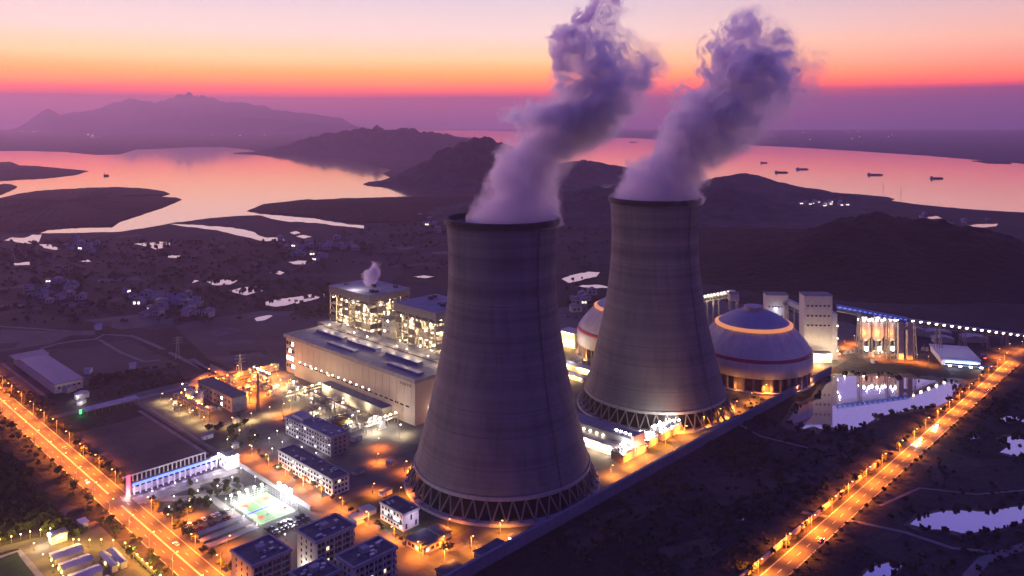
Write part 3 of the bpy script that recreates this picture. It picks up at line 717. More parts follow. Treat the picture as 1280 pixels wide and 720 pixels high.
# --- long white office block with lit windows
t = site('office_block', 'long white three storey office block with a pale lit front beside the orange inner road', 'office', -111, -54)
bx('wall', white_wall, t, 0, 12.5, 0, 67, 0, 10); parapet_roof(t, 12.5, 67, 10)
windows(t, 2.3, 1.5, grid(18, 1, 66, (1.2, 4.4, 7.6)), '-u', lit={3, 8, 21, 30, 44}); windows(t, 1.6, 1.5, grid(4, 1, 11.5, (1.2, 4.4, 7.6)), '-v', lit={9})
for i in range(3): bx('floor_band', concrete, t, -.5, -.002, 0, 67, 3.3+i*3.2-.25, 3.3+i*3.2)
for y in (8, 24, 40, 58): light(t, (-6, y, 3.5), 2600, WHT)
# --- taller office behind
t = site('office_block', 'grey four storey office block with ribbon windows between transformers and the white office', 'office', -78, -2)
bx('wall', grey_wall, t, 0, 15, 0, 62, 0, 13); parapet_roof(t, 15, 40, 13, grey_roof)
bx('roof_room', grey_wall, t, 3, 12, 42, 58, 13, 15.5)
windows(t, 2.0, 1.5, grid(17, 1, 61, (1.4, 4.6, 7.8, 10.6)), '-u', lit={5, 12, 33, 60}, litmat=g_winc); windows(t, 1.4, 1.4, grid(3, 2, 13, (1.4, 4.6, 7.8, 10.6)), '-v')
for i in range(4): bx('floor_band', concrete, t, -.6, -.002, 0, 62, 3.2+i*3.1, 3.45+i*3.1)
for y in (10, 32, 54): light(t, (-5, y, 4), 1500, COOL)
# --- small white block near the big tower
t = site('control_building', 'small white block with dark roof near the base of the nearer cooling tower', 'building', -107, -121)
bx('wall', mat('pink_white_wall', (.60, .54, .53), .8, 0, .14, .3), t, 0, 11.5, 0, 22, 0, 9.5); parapet_roof(t, 11.5, 22, 9.5)
windows(t, 1.6, 1.5, grid(7, 1, 21, (1.4, 4.4, 7.2)), '-u', lit={0, 8, 9, 12, 17}, litmat=g_winc); windows(t, 1.2, 3.0, [(5.8, 5.2), (2.2, 1.0), (9.4, 1.0)], '-v')
bx('balcony', concrete, t, -1.4, -.002, 2, 20, 3.6, 4.4)
bx('wall_sign', g_red, t, -.15, -.002, 2.0, 3.0, 7.3, 8.3)
for y in (5, 17): light(t, (-5, y, 5), 1700, WHT)
light(t, (6, -7, 7), 3000, (.75, .62, .9))
# --- low annex with black roof
t = site('annex', 'low black roofed annex in front of the small white block', 'building', -115, -149)
bx('wall', pink_wall, t, 0, 13, 0, 15, 0, 4.2); bx('roof', dark_roof, t, -.8, 13.8, -.8, 15.8, 4.2, 4.8)
windows(t, 2.2, 1.8, grid(4, 1, 14, (1.2,)), '-u', lit={1}); windows(t, 2.2, 1.8, grid(3, 1, 12, (1.2,)), '-v', lit={0})
light(t, (-3, 7, 4), 2200, SOD); light(t, (6, -3, 4), 2200, SOD)
t = site('side_shed', 'dark flat shed with a row of green white lamps beside the annex', 'shed', -99, -145)
bx('wall', grey_wall, t, 0, 8, 0, 12, 0, 3.4); bx('roof', dark_roof, t, -.5, 8.5, -.5, 12.5, 3.4, 3.8)
for i in range(3):
    bx('wall_lamp', glow('pale_green_lamp', (.8, 1, .7), 18), t, -.9, -.5, 0, .7, 2.6, 3.2, loc=(0, 1+i*4, 0))
# --- apartment blocks at the front edge
def apartments(label, u, v, L, W, h, wall, lit, nf, n1, n2, lamp=None):
    t = site('dormitory_block', label, 'apartment block', u, v)
    bx('wall', wall, t, 0, L, 0, W, 0, h); parapet_roof(t, L, W, h, dark_roof, .8)
    rows = [1.2+i*(h-1.0)/nf for i in range(nf)]
    windows(t, 2.0, 1.7, grid(n1, .8, L-.8, rows), '-v', lit=lit)
    windows(t, 1.2, 1.5, grid(n2, 2, W-2, rows), '-u', lit={n2*2} if lamp else ())
    for i in range(nf): bx('balcony', grey_wall, t, .4, L-.4, -1.1, -.002, 1.2+i*(h-1.0)/nf-.9, 1.2+i*(h-1.0)/nf-.1)
    b = MB()
    for k in range(0, n1+1, 2): x = min(L-.5, .4+(L-.8)*k/n1); b.box(x-.25, x+.25, -1.12, -.004, 0, h-.4)
    b.build('pilaster', wall, t); bx('stair_room', grey_wall, t, L*.4, L*.4+4, W*.45, W*.45+4, h+.35, h+2.8)
    bx('water_tank', galv, t, L*.75, L*.75+2, W*.5, W*.5+2, h+.35, h+2.0)
    return t
t1 = apartments('front left apartment block with an orange lit end wall and dark roof', -204, -125, 21, 21, 20, pink_wall, {3, 11}, 6, 8, 3)
light(t1, (-6, 10, 9), 9000, SOD)
t2 = apartments('apartment block standing furthest back of the four dark roofed blocks, near the parked cars', -170, -128, 24, 18, 20, cream_wall, {20, 22, 38}, 6, 9, 3, True)
light(t2, (-3.5, 9, 3), 5000, WHT)
t3 = apartments('front right apartment block of the four dark roofed blocks, closest to the annex', -170, -162, 26, 15, 20, cream_wall, {14, 30, 33}, 6, 9, 3, True)
t4 = apartments('lowest dark roofed apartment block squeezed between the front left and front right blocks', -191, -154, 18, 15, 17, grey_wall, {12}, 5, 6, 3)
# dark roofs by the boundary wall
for lab, u, v, L, W, h, m in (('square dark roofed store beside the boundary wall at the front edge', -124, -178, 12, 8, 4, dark_roof), ('long grey roofed bicycle shed along the boundary wall near the nearer tower', -98, -177.5, 18, 6, 4, grey_roof)):
    t = site('store_shed', lab, 'shed', u, v); bx('wall', grey_wall, t, 0, L, 0, W, 0, h); bx('roof', m, t, -.6, L+.6, -.6, W+.6, h, h+.5)
    if L > 15:
        for i in range(4): bx('roof_rib', dark_roof, t, 0, L, .6+i*1.5, .9+i*1.5, h+.5, h+.75)
    windows(t, 1.4, 1.2, grid(3, 1, W, (1.3,)), '-u')
for lab, u, v, L, W in (('pale metal lean-to shed beside the end of the white office', -122, -96, 9, 10), ('bluish metal lean-to shed in front of the small white block', -112, -92, 8, 9)):
    t = site('lean_to_shed', lab, 'shed', u, v); bx('wall', grey_wall, t, .4, L-.4, .4, W-.4, 0, 2.8)
    MB().prism([(0, 0), (L, 0), (L, W), (0, W)], 2.8, 3.05).build('roof', metal_roof, t)
t = site('gatehouse', 'tiny lit guard hut against the boundary wall in front of the nearer tower', 'hut', -72, -176); bx('wall', white_wall, t, 0, 4, 0, 4, 0, 3); bx('roof', grey_roof, t, -.6, 4.6, -.6, 4.6, 3, 3.3)
windows(t, 2.4, 1.2, [(2, 1.2)], '-u', lit={0}, litmat=g_yellow); light(t, (-2, 2, 3), 900, YEL)

# --- turbine hall
t = site('turbine_hall', 'very long pale turbine hall with blue roof vents in front of the boiler frames', 'turbine hall', 0, 0)
hall_w = mat('hall_cladding', (.42, .33, .26), .6, .05, .10, .5, streak=(1, 3.0, .02))
bx('wall', hall_w, t, 0, 44, 0, 178, 0, 34.5); bx('end_bay', mat('hall_end_bay', (.30, .25, .24), .7, 0, .2, .2), t, 2.5, 44, 178.002, 197, 0, 34.5)
bx('roof', grey_roof, t, .8, 43.2, .8, 196, 34.5, 34.9)
b = MB(); b.box(-.6, .8, -.6, 197, 33.4, 36.2).box(.8, 44.6, -.6, .8, 33.4, 36.2).box(43.2, 44.6, .8, 197, 33.4, 36.2).box(.8, 43.2, 195.8, 197, 33.4, 36.2); b.build('parapet', mat('parapet_trim', (.22, .20, .20), .6), t)
for y in (10, 100):
    MB().prism([(12, y), (17, y), (17, y+42), (12, y+42)], 34.9, 36.4).build('roof_monitor', blue_roof, t)
for y in (30, 88, 140): bx('roof_monitor', blue_roof, t, 27, 33, y, y+44, 34.9, 37.4)
bx('lean_to', mat('hall_lean_to', (.30, .28, .25), .7), t, -9, -.002, 30, 118, 0, 8.5); bx('lean_to_roof', grey_roof, t, -9.4, -.002, 29.5, 118.5, 8.5, 9)
for i in range(13): bx('bulkhead_lamp', g_warm, t, -.6, -.002, 0, .6, 14.4, 15.0, loc=(0, 60+i*9.0, 0))
windows(t, 4.5, 1.2, grid(24, 6, 172, (12.6,)), '-u')
rb_ = None
for i in range(19):
    o = bx('rib', hall_w, t, -.16, -.002, -.2, .2, 9.2, 33.3) if rb_ is None else link('rib', rb_, t)
    rb_ = o.data; o.location = (0, 4.5+i*9.4, 0)
windows(t, 3.0, 3.2, [(181+4.5*i, z, 2.5) for z in (5, 12, 19, 26) for i in range(4)], '-u', lit={0, 1, 5, 6, 7, 10, 13}, litmat=g_warm)
bx('canopy_lamp', g_white, t, 14, 36, -.7, -.002, 10.2, 11.4)
for k in range(2):                                           # illegible dark lettering high at the right end of the front
    b = MB(); x = 4+k*6
    for i in range(3 if k else 2):
        yy = 5+(k*2+i)*3.0; b.box(-.16, -.002, yy, yy+2.1, 30.6, 31.0).box(-.16, -.002, yy+.8, yy+1.2, 29.0, 30.6).box(-.16, -.002, yy+.2, yy+1.9, 29.5, 29.8)
    b.build('wall_lettering', dark_steel, t)
for y in (20, 50, 80, 110, 140, 168): light(t, (-12, y, 6), 4200, WARM)
light(t, (22, -14, 8), 7000, (1, .5, .35)); light(t, (-12, 188, 10), 9000, (1, .5, .25))
for y in (20, 60, 100, 140, 176): light(t, (40, y, 41), 4000, WARM)

# --- two boiler houses: open steel frames full of light
def boiler(label, u, v, L, W, h, seed):
    rnd = random.Random(seed); t = site('boiler_house', label, 'boiler house', u, v)
    nx_, ny_ = 5, 6; fl = 9; b = MB()
    X_ = [L*i/nx_ for i in range(nx_+1)]; Y_ = [W*i/ny_ for i in range(ny_+1)]
    for x in X_:
        for y in Y_:
            b.box(x-.5, x+.5, y-.5, y+.5, 0, h)
    for f in range(1, fl+1):
        z = h*f/fl-1
        for x in (0, L):
            b.box(x-.3, x+.3, 0, W, z-.5, z+.4)
        for y in (0, W): b.box(0, L, y-.3, y+.3, z-.5, z+.4)
        for i in range(ny_):
            if rnd.random() < .35: b.bar((0, Y_[i], z-h/fl), (0, Y_[i+1], z), .28, 4)
        for i in range(nx_):
            if rnd.random() < .35: b.bar((X_[i], 0, z-h/fl), (X_[i+1], 0, z), .28, 4)
    b.build('steel_frame', mat('boiler_steel', (.30, .26, .21), .6, .1, .3, .4), t)
    for f in range(1, fl):
        z = h*f/fl-1; b = MB()
        for i in range(nx_):
            for j in range(ny_):
                if (i in (0, nx_-1) or j in (0, ny_-1)) and rnd.random() < .8:
                    b.box(X_[i]+.3, X_[i+1]-.3, Y_[j]+.3, Y_[j+1]-.3, z-.15, z+.05)
        b.build('walkway', mat('boiler_deck', (.25, .22, .18), .8), t)
    bx('boiler_casing', mat('boiler_casing', (.38, .35, .30), .6, .2, .3, .3), t, L*.26, L*.8, W*.24, W*.8, 4, h-6)
    b = MB()
    for k in range(90):
        z = rnd.uniform(3, h-8); s = rnd.uniform(1.2, 4.2)
        if rnd.random() < .5: x, y = rnd.uniform(.5, L*.2), rnd.uniform(2, W-4)
        else: x, y = rnd.uniform(2, L-4), rnd.uniform(.5, W*.18)
        MB().box(x, x+s*1.2, y, y+s*1.4, z, z+s).build('machine', mat('boiler_machinery', (.34, .32, .28), .5, .3, .4, .5), t)
    for k in range(9):
        x, y = (L*.15, W*(.2+.6*k/8)) if k % 2 else (L*(.2+.6*k/8), W*.13)
        MB().bar((x, y, 2), (x, y, h-7), rnd.uniform(.7, 1.4), 8).build('duct', galv, t)
    bx('cladding', mat('boiler_cladding', (.20, .185, .19), .7, 0, .2, .4), t, -.9, L+.9, -.9, W+.9, h-6, h+.6); bx('roof', mat('boiler_roof', (.20, .19, .24), .7, 0, .3, .1), t, -1.4, L+1.4, -1.4, W+1.4, h+.6, h+1.2)
    for k in range(6):
        x, y = rnd.uniform(4, L-8), rnd.uniform(4, W-8); MB().box(x, x+3.5, y, y+3.5, h+1.2, h+2.6+rnd.random()*2).build('roof_vent', dark_steel, t)
    pme = {}
    for f in range(0, fl-1):
        for i in range(ny_+nx_):
            if rnd.random() < .34:
                k_ = (i < ny_, rnd.random() < .5); z = h*f/fl-.6+(0 if f else .8)
                if k_ not in pme:
                    mm = mat('boiler_panel_dark', (.10, .09, .085), .7) if k_[1] else mat('boiler_panel_pale', (.33, .30, .25), .7)
                    o = (MB().box(-.75, -.5, .6, W/ny_-.6, 0, h/fl*.62) if k_[0] else MB().box(.6, L/nx_-.6, -.75, -.5, 0, h/fl*.62)).build('panel', mm, t); pme[k_] = o.data
                else: o = link('panel', pme[k_], t)
                o.location = (0, Y_[i], z) if k_[0] else (X_[i-ny_], 0, z)
    lampme = None
    for k in range(96):
        f = rnd.randrange(0, fl-1); z = h*(f+1)/fl-1.9
        if k % 2: x, y = -.2+rnd.random()*L*.12, rnd.choice(Y_[:-1])+rnd.uniform(1, 8)
        else: x, y = rnd.choice(X_[:-1])+rnd.uniform(1, 8), -.2+rnd.random()*W*.1
        o = MB().box(-.35, .35, -.45, .45, -.4, .4).build('lamp', g_warm, t) if lampme is None else link('lamp', lampme, t)
        lampme = o.data; o.location = (x, y, z)
    for f in range(0, fl-1, 1):
        for q in range(2):
            y = W*(.22+.5*q)+rnd.uniform(-4, 4); light(t, (L*.09, y, h*(f+.55)/fl), 15000, WARM)
        light(t, (L*rnd.uniform(.3, .7), W*.09, h*(f+.55)/fl), 15000, WARM)
    return t
bo1 = boiler('left boiler house frame full of lights, with the steam puff above its flat roof', 60, 143, 48, 67, 70, 3)
bo2 = boiler('right boiler house frame full of lights, half hidden by the nearer cooling tower', 60, 45, 48, 57, 70, 5)
t = site('bunker_bay', 'lit grey coal bunker bay between the turbine hall and the boiler houses', 'building', 45, 30)
bx('wall', mat('bunker_wall', (.33, .30, .26), .7, 0, .2, .3), t, 0, 13.5, 0, 180, 0, 36); bx('roof', grey_roof, t, -.3, 13.8, -.3, 180.3, 36, 36.6)
for i in range(6): bx('roof_lamp', g_warm, t, 1, 1.5, 0, .6, 37.0, 37.6, loc=(0, (9, 38, 52, 97, 118, 160)[i], 0))
for i in range(5): light(t, (-2, 18+i*36, 42), 7000, WARM)
t = site('stair_tower', 'narrow dark lift tower standing between the two lit boiler frames', 'tower', 62, 112)
bx('wall', grey_wall, t, 0, 10, 0, 14, 0, 52); bx('roof', dark_roof, t, -.4, 10.4, -.4, 14.4, 52, 53); windows(t, 1.5, 1.5, grid(2, 2, 12, range(40, 51, 5)), '-u', lit={1, 4}, litmat=g_warm)
pb = P(84, 176)
k1 = [(71.5, 0), (78, 0), (86, 1), (93, 2), (97, 2)]
plume('steam_puff', 'small bright steam puff rising off the left boiler house roof', (pb.x, pb.y, 0), 71.5, 99, k1, [(71.5, 0), (99, 3)], [(71.5, 4), (79, 9), (86, 11), (93, 9), (99, 5)], .6, 5.0, .3, cat='steam puff')
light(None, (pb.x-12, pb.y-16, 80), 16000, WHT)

# --- process yard with pipework left of the hall
t = site('process_hall', 'grey shed beside pipework in the orange lit process yard', 'building', -86, 130)
bx('wall', grey_wall, t, 0, 13, 0, 62, 0, 12); bx('roof', dark_roof, t, -.5, 13.5, -.5, 62.5, 12, 12.6); windows(t, 2, 2, grid(9, 2, 60, (2, 7)), '-u', lit={2, 11}, litmat=g_warm)
def tank(label, u, v, r, h, m, lamp=False, grp=None):
    t = site('storage_tank', label, 'tank', u, v, grp)
    MB().lathe([(0, 0), (r, 0), (r, h), (r*.5, h+r*.22), (0, h+r*.3)], 20).build('shell', m, t, True)
    MB().lathe([(r, h-.2), (r+.7, h-.2), (r+.7, h+.9), (r+.6, h+.9), (r+.6, h), (r, h)], 20).build('railing', steel, t)
    MB().bar((-r-.5, 0, 0), (-r-.5, 0, h+1), .3, 4).build('ladder', steel, t)
    if lamp: bx('lamp', g_warm, t, -r-1.1, -r-.5, .5, 1.1, h, h+.7)
    return t
for i, (u, v) in enumerate(((-100, 184), (-101, 174), (-99, 163), (-102, 153))):
    tank(('tall slim steel column', 'stout steel column', 'squat steel column', 'thin steel column')[i]+' with lamps left of the grey process shed, '+('furthest from', 'third from', 'second from', 'closest to')[i]+' the camera', u, v, (2.4, 3.4, 4.2, 2.0)[i], (15, 13, 9, 16)[i], galv, True, 'process columns beside the grey shed')
def pipe_rack(label, u, v, L, along_u, h=7, lamps=4, lm=g_warm, lw=0, col=WARM):
    t = site('pipe_rack', label, 'pipe rack', u, v, rz=0 if along_u else R(90))
    b = MB(); n = max(2, int(L/8))
    for i in range(n+1):
        x = L*i/n
        for y in (0, 4): b.box(x-.25, x+.25, y-.25, y+.25, 0, h+1)
        b.box(x-.2, x+.2, 0, 4, h-.4, h); b.box(x-.2, x+.2, 0, 4, h*.6-.3, h*.6)
    b.build('frame', steel, t)
    for k, (y, z, r) in enumerate(((.8, h+.5, .45), (2, h+.4, .35), (3.2, h+.5, .5), (1.3, h*.6+.4, .4), (2.9, h*.6+.35, .3))): MB().bar((0, y, z), (L, y, z), r, 6).build('pipe', galv if k % 2 else mat('ochre_pipe', (.4, .28, .12), .5, .1), t)
    lm_ = None
    for i in range(lamps):
        o = MB().box(-.5, .5, -.4, .4, -.4, .4).build('lamp', lm, t) if lm_ is None else link('lamp', lm_, t)
        lm_ = o.data; o.location = (L*(i+.5)/lamps, -.3, h+1.4)
        if lw and i % 2 == 0: light(t, (L*(i+.5)/lamps, -1.5, h-1), lw, col)
    return t
pipe_rack('pipe rack running past the slim columns in the orange process yard', -106, 128, 58, False, 8, 6, g_orange, 12000, SOD)
pipe_rack('pipe rack leading from the process yard toward the turbine hall end', -72, 200, 66, True, 7, 6, g_orange, 16000, SOD)
pipe_rack('lamp lit pipe rack beside the end bay of the turbine hall', -30, 168, 34, False, 9, 6, g_warm, 5000, WARM)
pipe_rack('white lit pipe rack crossing toward the middle of the turbine hall', -44, 118, 36, True, 8, 5, g_warm, 5000, WARM)
pipe_rack('white lit pipe rack close to the lettered right end of the turbine hall', -36, 14, 30, True, 8, 6, g_white, 4500, WHT)
for i, (u, v) in enumerate(((-70, 117), (-68, 121))):
    t = site('mast', ('slim dark lattice mast standing left in the pair over the process yard', 'slim dark lattice mast standing right in the pair over the process yard')[i], 'mast', u, v)
    b = MB()
    for sx_, sy_ in ((-1, -1), (1, -1), (1, 1), (-1, 1)): b.bar((sx_*.9, sy_*.9, 0), (sx_*.35, sy_*.35, 32), .18, 4)
    for k in range(12):
        z = 2.5*k; s = .9-.55*z/32; s2 = .9-.55*(z+2.5)/32; b.bar((-s, -s, z), (s2, -s2, z+2.5), .1, 3); b.bar((-s, s, z), (-s2, -s2, z+2.5), .1, 3)
    b.build('lattice', dark_steel, t); bx('beacon', glow('mast_beacon', (1, .2, .1), 8), t, -.4, .4, -.4, .4, 32, 32.9)
# --- transformers in front of the hall
for i, (v, lab) in enumerate(((14, 'transformer with cooling fins nearest the lettered end of the turbine hall'), (58, 'transformer with cooling fins before the hall middle, right of the yellow tank'), (98, 'transformer with cooling fins in front of the lamp row of the turbine hall'), (134, 'transformer with cooling fins furthest from the lettered end of the turbine hall'))):
    t = site('transformer', lab, 'transformer', -24, v, 'transformers along the turbine hall')
    bx('tank', grey_wall, t, 0, 6, 0, 10, .5, 5.5); bx('base', concrete, t, -1, 7, -1, 11, 0, .5)
    b = MB()
    for k in range(10): b.box(-1.2, 0, .3+k, .6+k, 1, 5)
    b.build('radiator', steel, t)
    for k in range(3):
        MB().bar((3, 2+k*3, 5.5), (3.4, 2+k*3, 8.6), .38, 6).build('bushing', mat('porcelain', (.35, .2, .14), .3), t)
    MB().bar((1, 0, 6.6), (1, 9, 6.6), .7, 8).build('conservator', grey_wall, t)
    bx('blast_wall', concrete, t, -2, 8, 11.2, 12, 0, 7)
    bx('lamp', g_white, t, -.4, .4, 5, 5.9, 8.6, 9.4); light(t, (-4, 5, 8), 6500, WHT if i == 0 else WARM)
t = site('gantry', 'grey steel line gantry standing among the transformers before the turbine hall', 'gantry', -34, 30); b = MB()
for y in (0, 30, 60, 90):
    b.bar((0, y-1.5, 0), (0, y, 14), .3, 4); b.bar((0, y+1.5, 0), (0, y, 14), .3, 4)
b.bar((0, 0, 13.6), (0, 90, 13.6), .5, 4); b.build('frame', steel, t)
tank('yellow lit round tank beside the grey office and transformers', -40, 42, 5, 6, mat('yellow_tank', (.55, .32, .04), .5))
# ================================================================ COAL SILO DOMES
def dome(label, u, v):
    t = site('coal_silo', label, 'domed silo', u, v, 'round coal silos with domed roofs')
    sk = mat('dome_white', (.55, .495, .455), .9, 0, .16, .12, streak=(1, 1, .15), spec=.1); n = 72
    MB().lathe([(52, 13.2), (52.4, 13.2), (52.4, 26.2), (52, 26.6)], n).build('skirt', sk, t, True)
    MB().lathe([(52.1, 26.6), (52.3, 26.9), (51.2, 29.4), (50.8, 29.4)], n).build('red_band', mat('dome_red', (.38, .04, .06), .6, 0, .1, .3), t, True)
    MB().lathe([(50.9, 29.4), (49.0, 32.6), (46.5, 36), (43.2, 40), (39.5, 44), (35.2, 48), (34.2, 48.8)], n).build('lower_dome', sk, t, True)
    MB().lathe([(35.0, 48.9), (35.3, 50.4), (32.6, 51.8), (31.8, 51.6)], n).build('glowing_walkway', glow('dome_walkway_glow', (1, .34, .07), .75), t)  # walkway under orange lamps: their light is put in as surface glow
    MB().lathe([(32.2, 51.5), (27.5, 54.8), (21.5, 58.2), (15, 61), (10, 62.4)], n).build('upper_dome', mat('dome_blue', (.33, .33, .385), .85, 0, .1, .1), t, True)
    MB().lathe([(12.0, 61.6), (12.0, 62.4), (8.5, 62.6), (8.5, 65.0), (9.2, 65.0), (9, 65.8), (0, 66.6)], 32).build('cap', mat('dome_cap', (.42, .34, .33), .7), t)
    sm_ = MB()
    for i in range(24):
        a = i*math.pi/12
        for (r0, z0_), (r1_, z1_) in zip([(50.95, 29.4), (46.6, 36), (39.6, 44), (34.9, 48.9)], [(46.6, 36), (39.6, 44), (34.9, 48.9), (34.9, 48.95)]):
            sm_.bar((r0*math.cos(a), r0*math.sin(a), z0_), (r1_*math.cos(a), r1_*math.sin(a), z1_), .14, 4)
    sm_.build('seam', mat('dome_seam', (.36, .34, .34), .9), t)
    MB().lathe([(47.5, 0), (47.5, 13.3)], n).build('inner_wall', mat('silo_wall', (.17, .12, .09), .85, 0, .2, .2), t)
    MB().lathe([(48.5, 0), (54, 0), (54, 1.4), (48.5, 1.4)], n).build('plinth', concrete, t)
    pr = MB().box(48, 51.6, -.9, .9, 1.4, 13.2); pm_ = None
    for i in range(40):
        o = pr.build('pier', mat('silo_pier', (.30, .22, .17), .8), t) if pm_ is None else link('pier', pm_, t)
        pm_ = o.data; o.rotation_euler = (0, 0, i*math.pi/20)
    for i in range(12):
        a = i*math.pi/6+.2; light(t, (53*math.cos(a), 53*math.sin(a), 5), 3000, (1, .40, .12))
    for i in range(10):
        a = i*math.pi/5; light(t, (38*math.cos(a), 38*math.sin(a), 53), 160, SOD)
    return t
dome('round white coal silo with an orange lit walkway, in front of the tall transfer tower', 299, -132)
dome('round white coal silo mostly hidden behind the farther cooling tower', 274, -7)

# ================================================================ COAL HANDLING: transfer towers, galleries, bins
def tower_block(label, px, py, w, d, h, rz, rows, lit=()):
    p = G(px, py); t = thing('transfer_tower', label, 'transfer tower', p, rz)
    bx('wall', mat('transfer_wall', (.46, .44, .43), .8, 0, .12, .25), t, 0, w, 0, d, 0, h); bx('roof', grey_roof, t, -.5, w+.5, -.5, d+.5, h, h+.8)
    windows(t, 2.2, 1.6, grid(6, 1.5, w-1.5, rows), '-v', lit=lit, litmat=g_winc)
    return t
t = tower_block('tall white transfer tower with three window rows, right of the domed silo', 1005.5, 450, 27.5, 17, 64, R(-3), (34, 43.5, 53.5))
bx('side_annex', white_wall, t, 27.8, 33, 2, 15, 0, 46); bx('base_hall', cream_wall, t, -4, 24, -9, -.002, 0, 9); bx('base_roof', grey_roof, t, -4.4, 24.4, -9.4, -.002, 9, 9.5)
for i in range(6): bx('stair_lamp', g_warm, t, 33.2, 34.2, 0, 1, 0, 1, loc=(0, 4+i % 2*5, 8+i*6.2))
light(t, (-7, -12, 7), 26000, WARM); light(t, (10, -16, 6), 20000, WARM); light(t, (24, -13, 10), 15000, WARM); light(t, (40, 2, 16), 26000, WARM); light(t, (36, 4, 38), 9000, WARM)
bx('base_lamp', g_warm, t, -8, -5.6, -10, -8, 3, 6)
t = tower_block('shorter white transfer tower behind the domed silo', 958, 431, 23, 14, 53, R(-4), (30, 40))
bx('wall_lamp', g_cool, t, 9, 10.4, -.9, -.002, 38, 39.4); bx('brace_frame', grey_wall, t, 17, 22, -5, -.002, 0, 44)
light(t, (10, -6, 36), 2600, COOL)
def gallery(label, p0, p1, wd, ht, mbody, legs, blue=False, lamps=0, lm=g_warm, truss=True):
    p0, p1 = Vector(p0), Vector(p1); d = p1-p0; L = d.length; yaw = math.atan2(d.y, d.x); pit = math.atan2(d.z, math.hypot(d.x, d.y))
    t = thing('conveyor_gallery', label, 'conveyor', (p0.x, p0.y, 0), yaw)
    Hd = math.hypot(d.x, d.y); sl = d.z/Hd
    def ln(x): return p0.z+sl*x
    b = MB(); k = len(b.v)
    b.v += [(0, -wd/2, ln(0)), (Hd, -wd/2, ln(Hd)), (Hd, wd/2, ln(Hd)), (0, wd/2, ln(0)), (0, -wd/2, ln(0)+ht), (Hd, -wd/2, ln(Hd)+ht), (Hd, wd/2, ln(Hd)+ht), (0, wd/2, ln(0)+ht)]
    b.f += [(3,2,1,0),(4,5,6,7),(0,1,5,4),(1,2,6,5),(2,3,7,6),(3,0,4,7)]; b.build('casing', mbody, t)
    MB().quad((0, -wd/2-.3, ln(0)+ht+.02), (Hd, -wd/2-.3, ln(Hd)+ht+.02), (Hd, 0, ln(Hd)+ht+.9), (0, 0, ln(0)+ht+.9)).quad((0, 0, ln(0)+ht+.9), (Hd, 0, ln(Hd)+ht+.9), (Hd, wd/2+.3, ln(Hd)+ht+.02), (0, wd/2+.3, ln(0)+ht+.02)).build('roof', metal_roof if not blue else mat('gallery_roof_pale', (.34, .33, .36), .6), t)
    if truss:
        b = MB(); n = int(Hd/5); dp = 3.0
        for s in (-wd/2, wd/2):
            b.bar((0, s, ln(0)-dp), (Hd, s, ln(Hd)-dp), .25, 4)
            for i in range(n):
                x0, x1 = Hd*i/n, Hd*(i+1)/n; b.bar((x0, s, ln(x0)-(dp if i % 2 else 0)), (x1, s, ln(x1)-(0 if i % 2 else dp)), .18, 4)
        b.build('truss', steel, t)
    for f in legs:
        x = Hd*f; z = ln(x)-.4; b = MB()
        if z < 3: continue
        for s in (-1, 1):
            for q in (-1, 1): b.bar((x+q*2, s*(wd/2+1.5), 0), (x+q*.9, s*wd/2, z), .45, 4)
        nn = max(1, int(z/8))
        for i in range(nn):
            for s in (-1, 1): b.bar((x-2, s*(wd/2+1), z*i/nn), (x+2, s*(wd/2+1), z*(i+1)/nn), .2, 4)
        b.build('trestle', steel, t)
    lm_ = None
    for i in range(lamps):
        x = Hd*(i+.5)/lamps
        o = MB().box(-1.3, 1.3, -wd/2-.5, -wd/2-.02, -.4, .5).build('lamp', lm, t) if lm_ is None else link('lamp', lm_, t)
        lm_ = o.data; o.location = (x, 0, ln(x)+ht*.55)
    return t
def W3(px, Y, z): return ((px-640)/1000*Y, Y, z)
gal_blue_lit = mat('gallery_blue_lit', (.05, .11, .50), .5, .1, .2, .1)  # blue lamp light is put into the casing colour
g1 = gallery('blue lit conveyor gallery running right from the tall transfer tower', W3(1046, 812, 49), W3(1134, 806, 37), 4, 3.4, gal_blue_lit, (.32, .72), True, 14, glow('gallery_blue_lamp', (.10, .22, 1), 1.3))
g2 = gallery('long lamp lined conveyor gallery sloping down to the right edge on trestles', W3(1134, 806, 37), W3(1300, 872, 1), 4, 2.6, mat('gallery_grey', (.12, .12, .15), .7, 0, .2, .1), (.04, .22, .40, .57, .72), False, 18, g_warm)
gallery('pale conveyor gallery linking the two white transfer towers', W3(985, 858, 43), W3(1008, 806, 46), 5, 4.5, mat('gallery_pale', (.42, .40, .42), .7), (.5,))
g3 = gallery('white lit conveyor gallery leading from behind the farther tower to the silo top', W3(868, 930, 30), W3(916, 800, 66), 5, 4, mat('gallery_white', (.5, .48, .46), .6), (.3, .6), False, 12, g_warm)
for i in range(3): light(g3, (30+i*40, -6, 34+i*10), 9000, WARM)
t = thing('head_house', 'small pale conveyor head house above the cap of the front silo', 'building', W3(915, 790, 0)); bx('wall', cream_wall, t, -3, 6, -4, 4, 62, 69); bx('roof', grey_roof, t, -3.4, 6.4, -4.4, 4.4, 69, 69.6)
b = MB()
for x in (-2, 5):
    for y in (-3, 3): b.box(x-.4, x+.4, y-.4, y+.4, 52, 62)
b.build('support', steel, t)
# trestle towers standing beside the gallery (twin grey concrete legs)
for px, yb, h, lab in ((1131, 449, 44, 'twin grey concrete legs carrying the bend of the conveyor'),):
    t = thing('gallery_pier', lab, 'pier', G(px, yb)); bx('leg', concrete, t, -7, -2, -2, 2, 0, h-7); bx('leg', concrete, t, 2, 7, -2, 2, 0, h-7); bx('cross_beam', concrete, t, -2, 2, -1.5, 1.5, h-14, h-11)
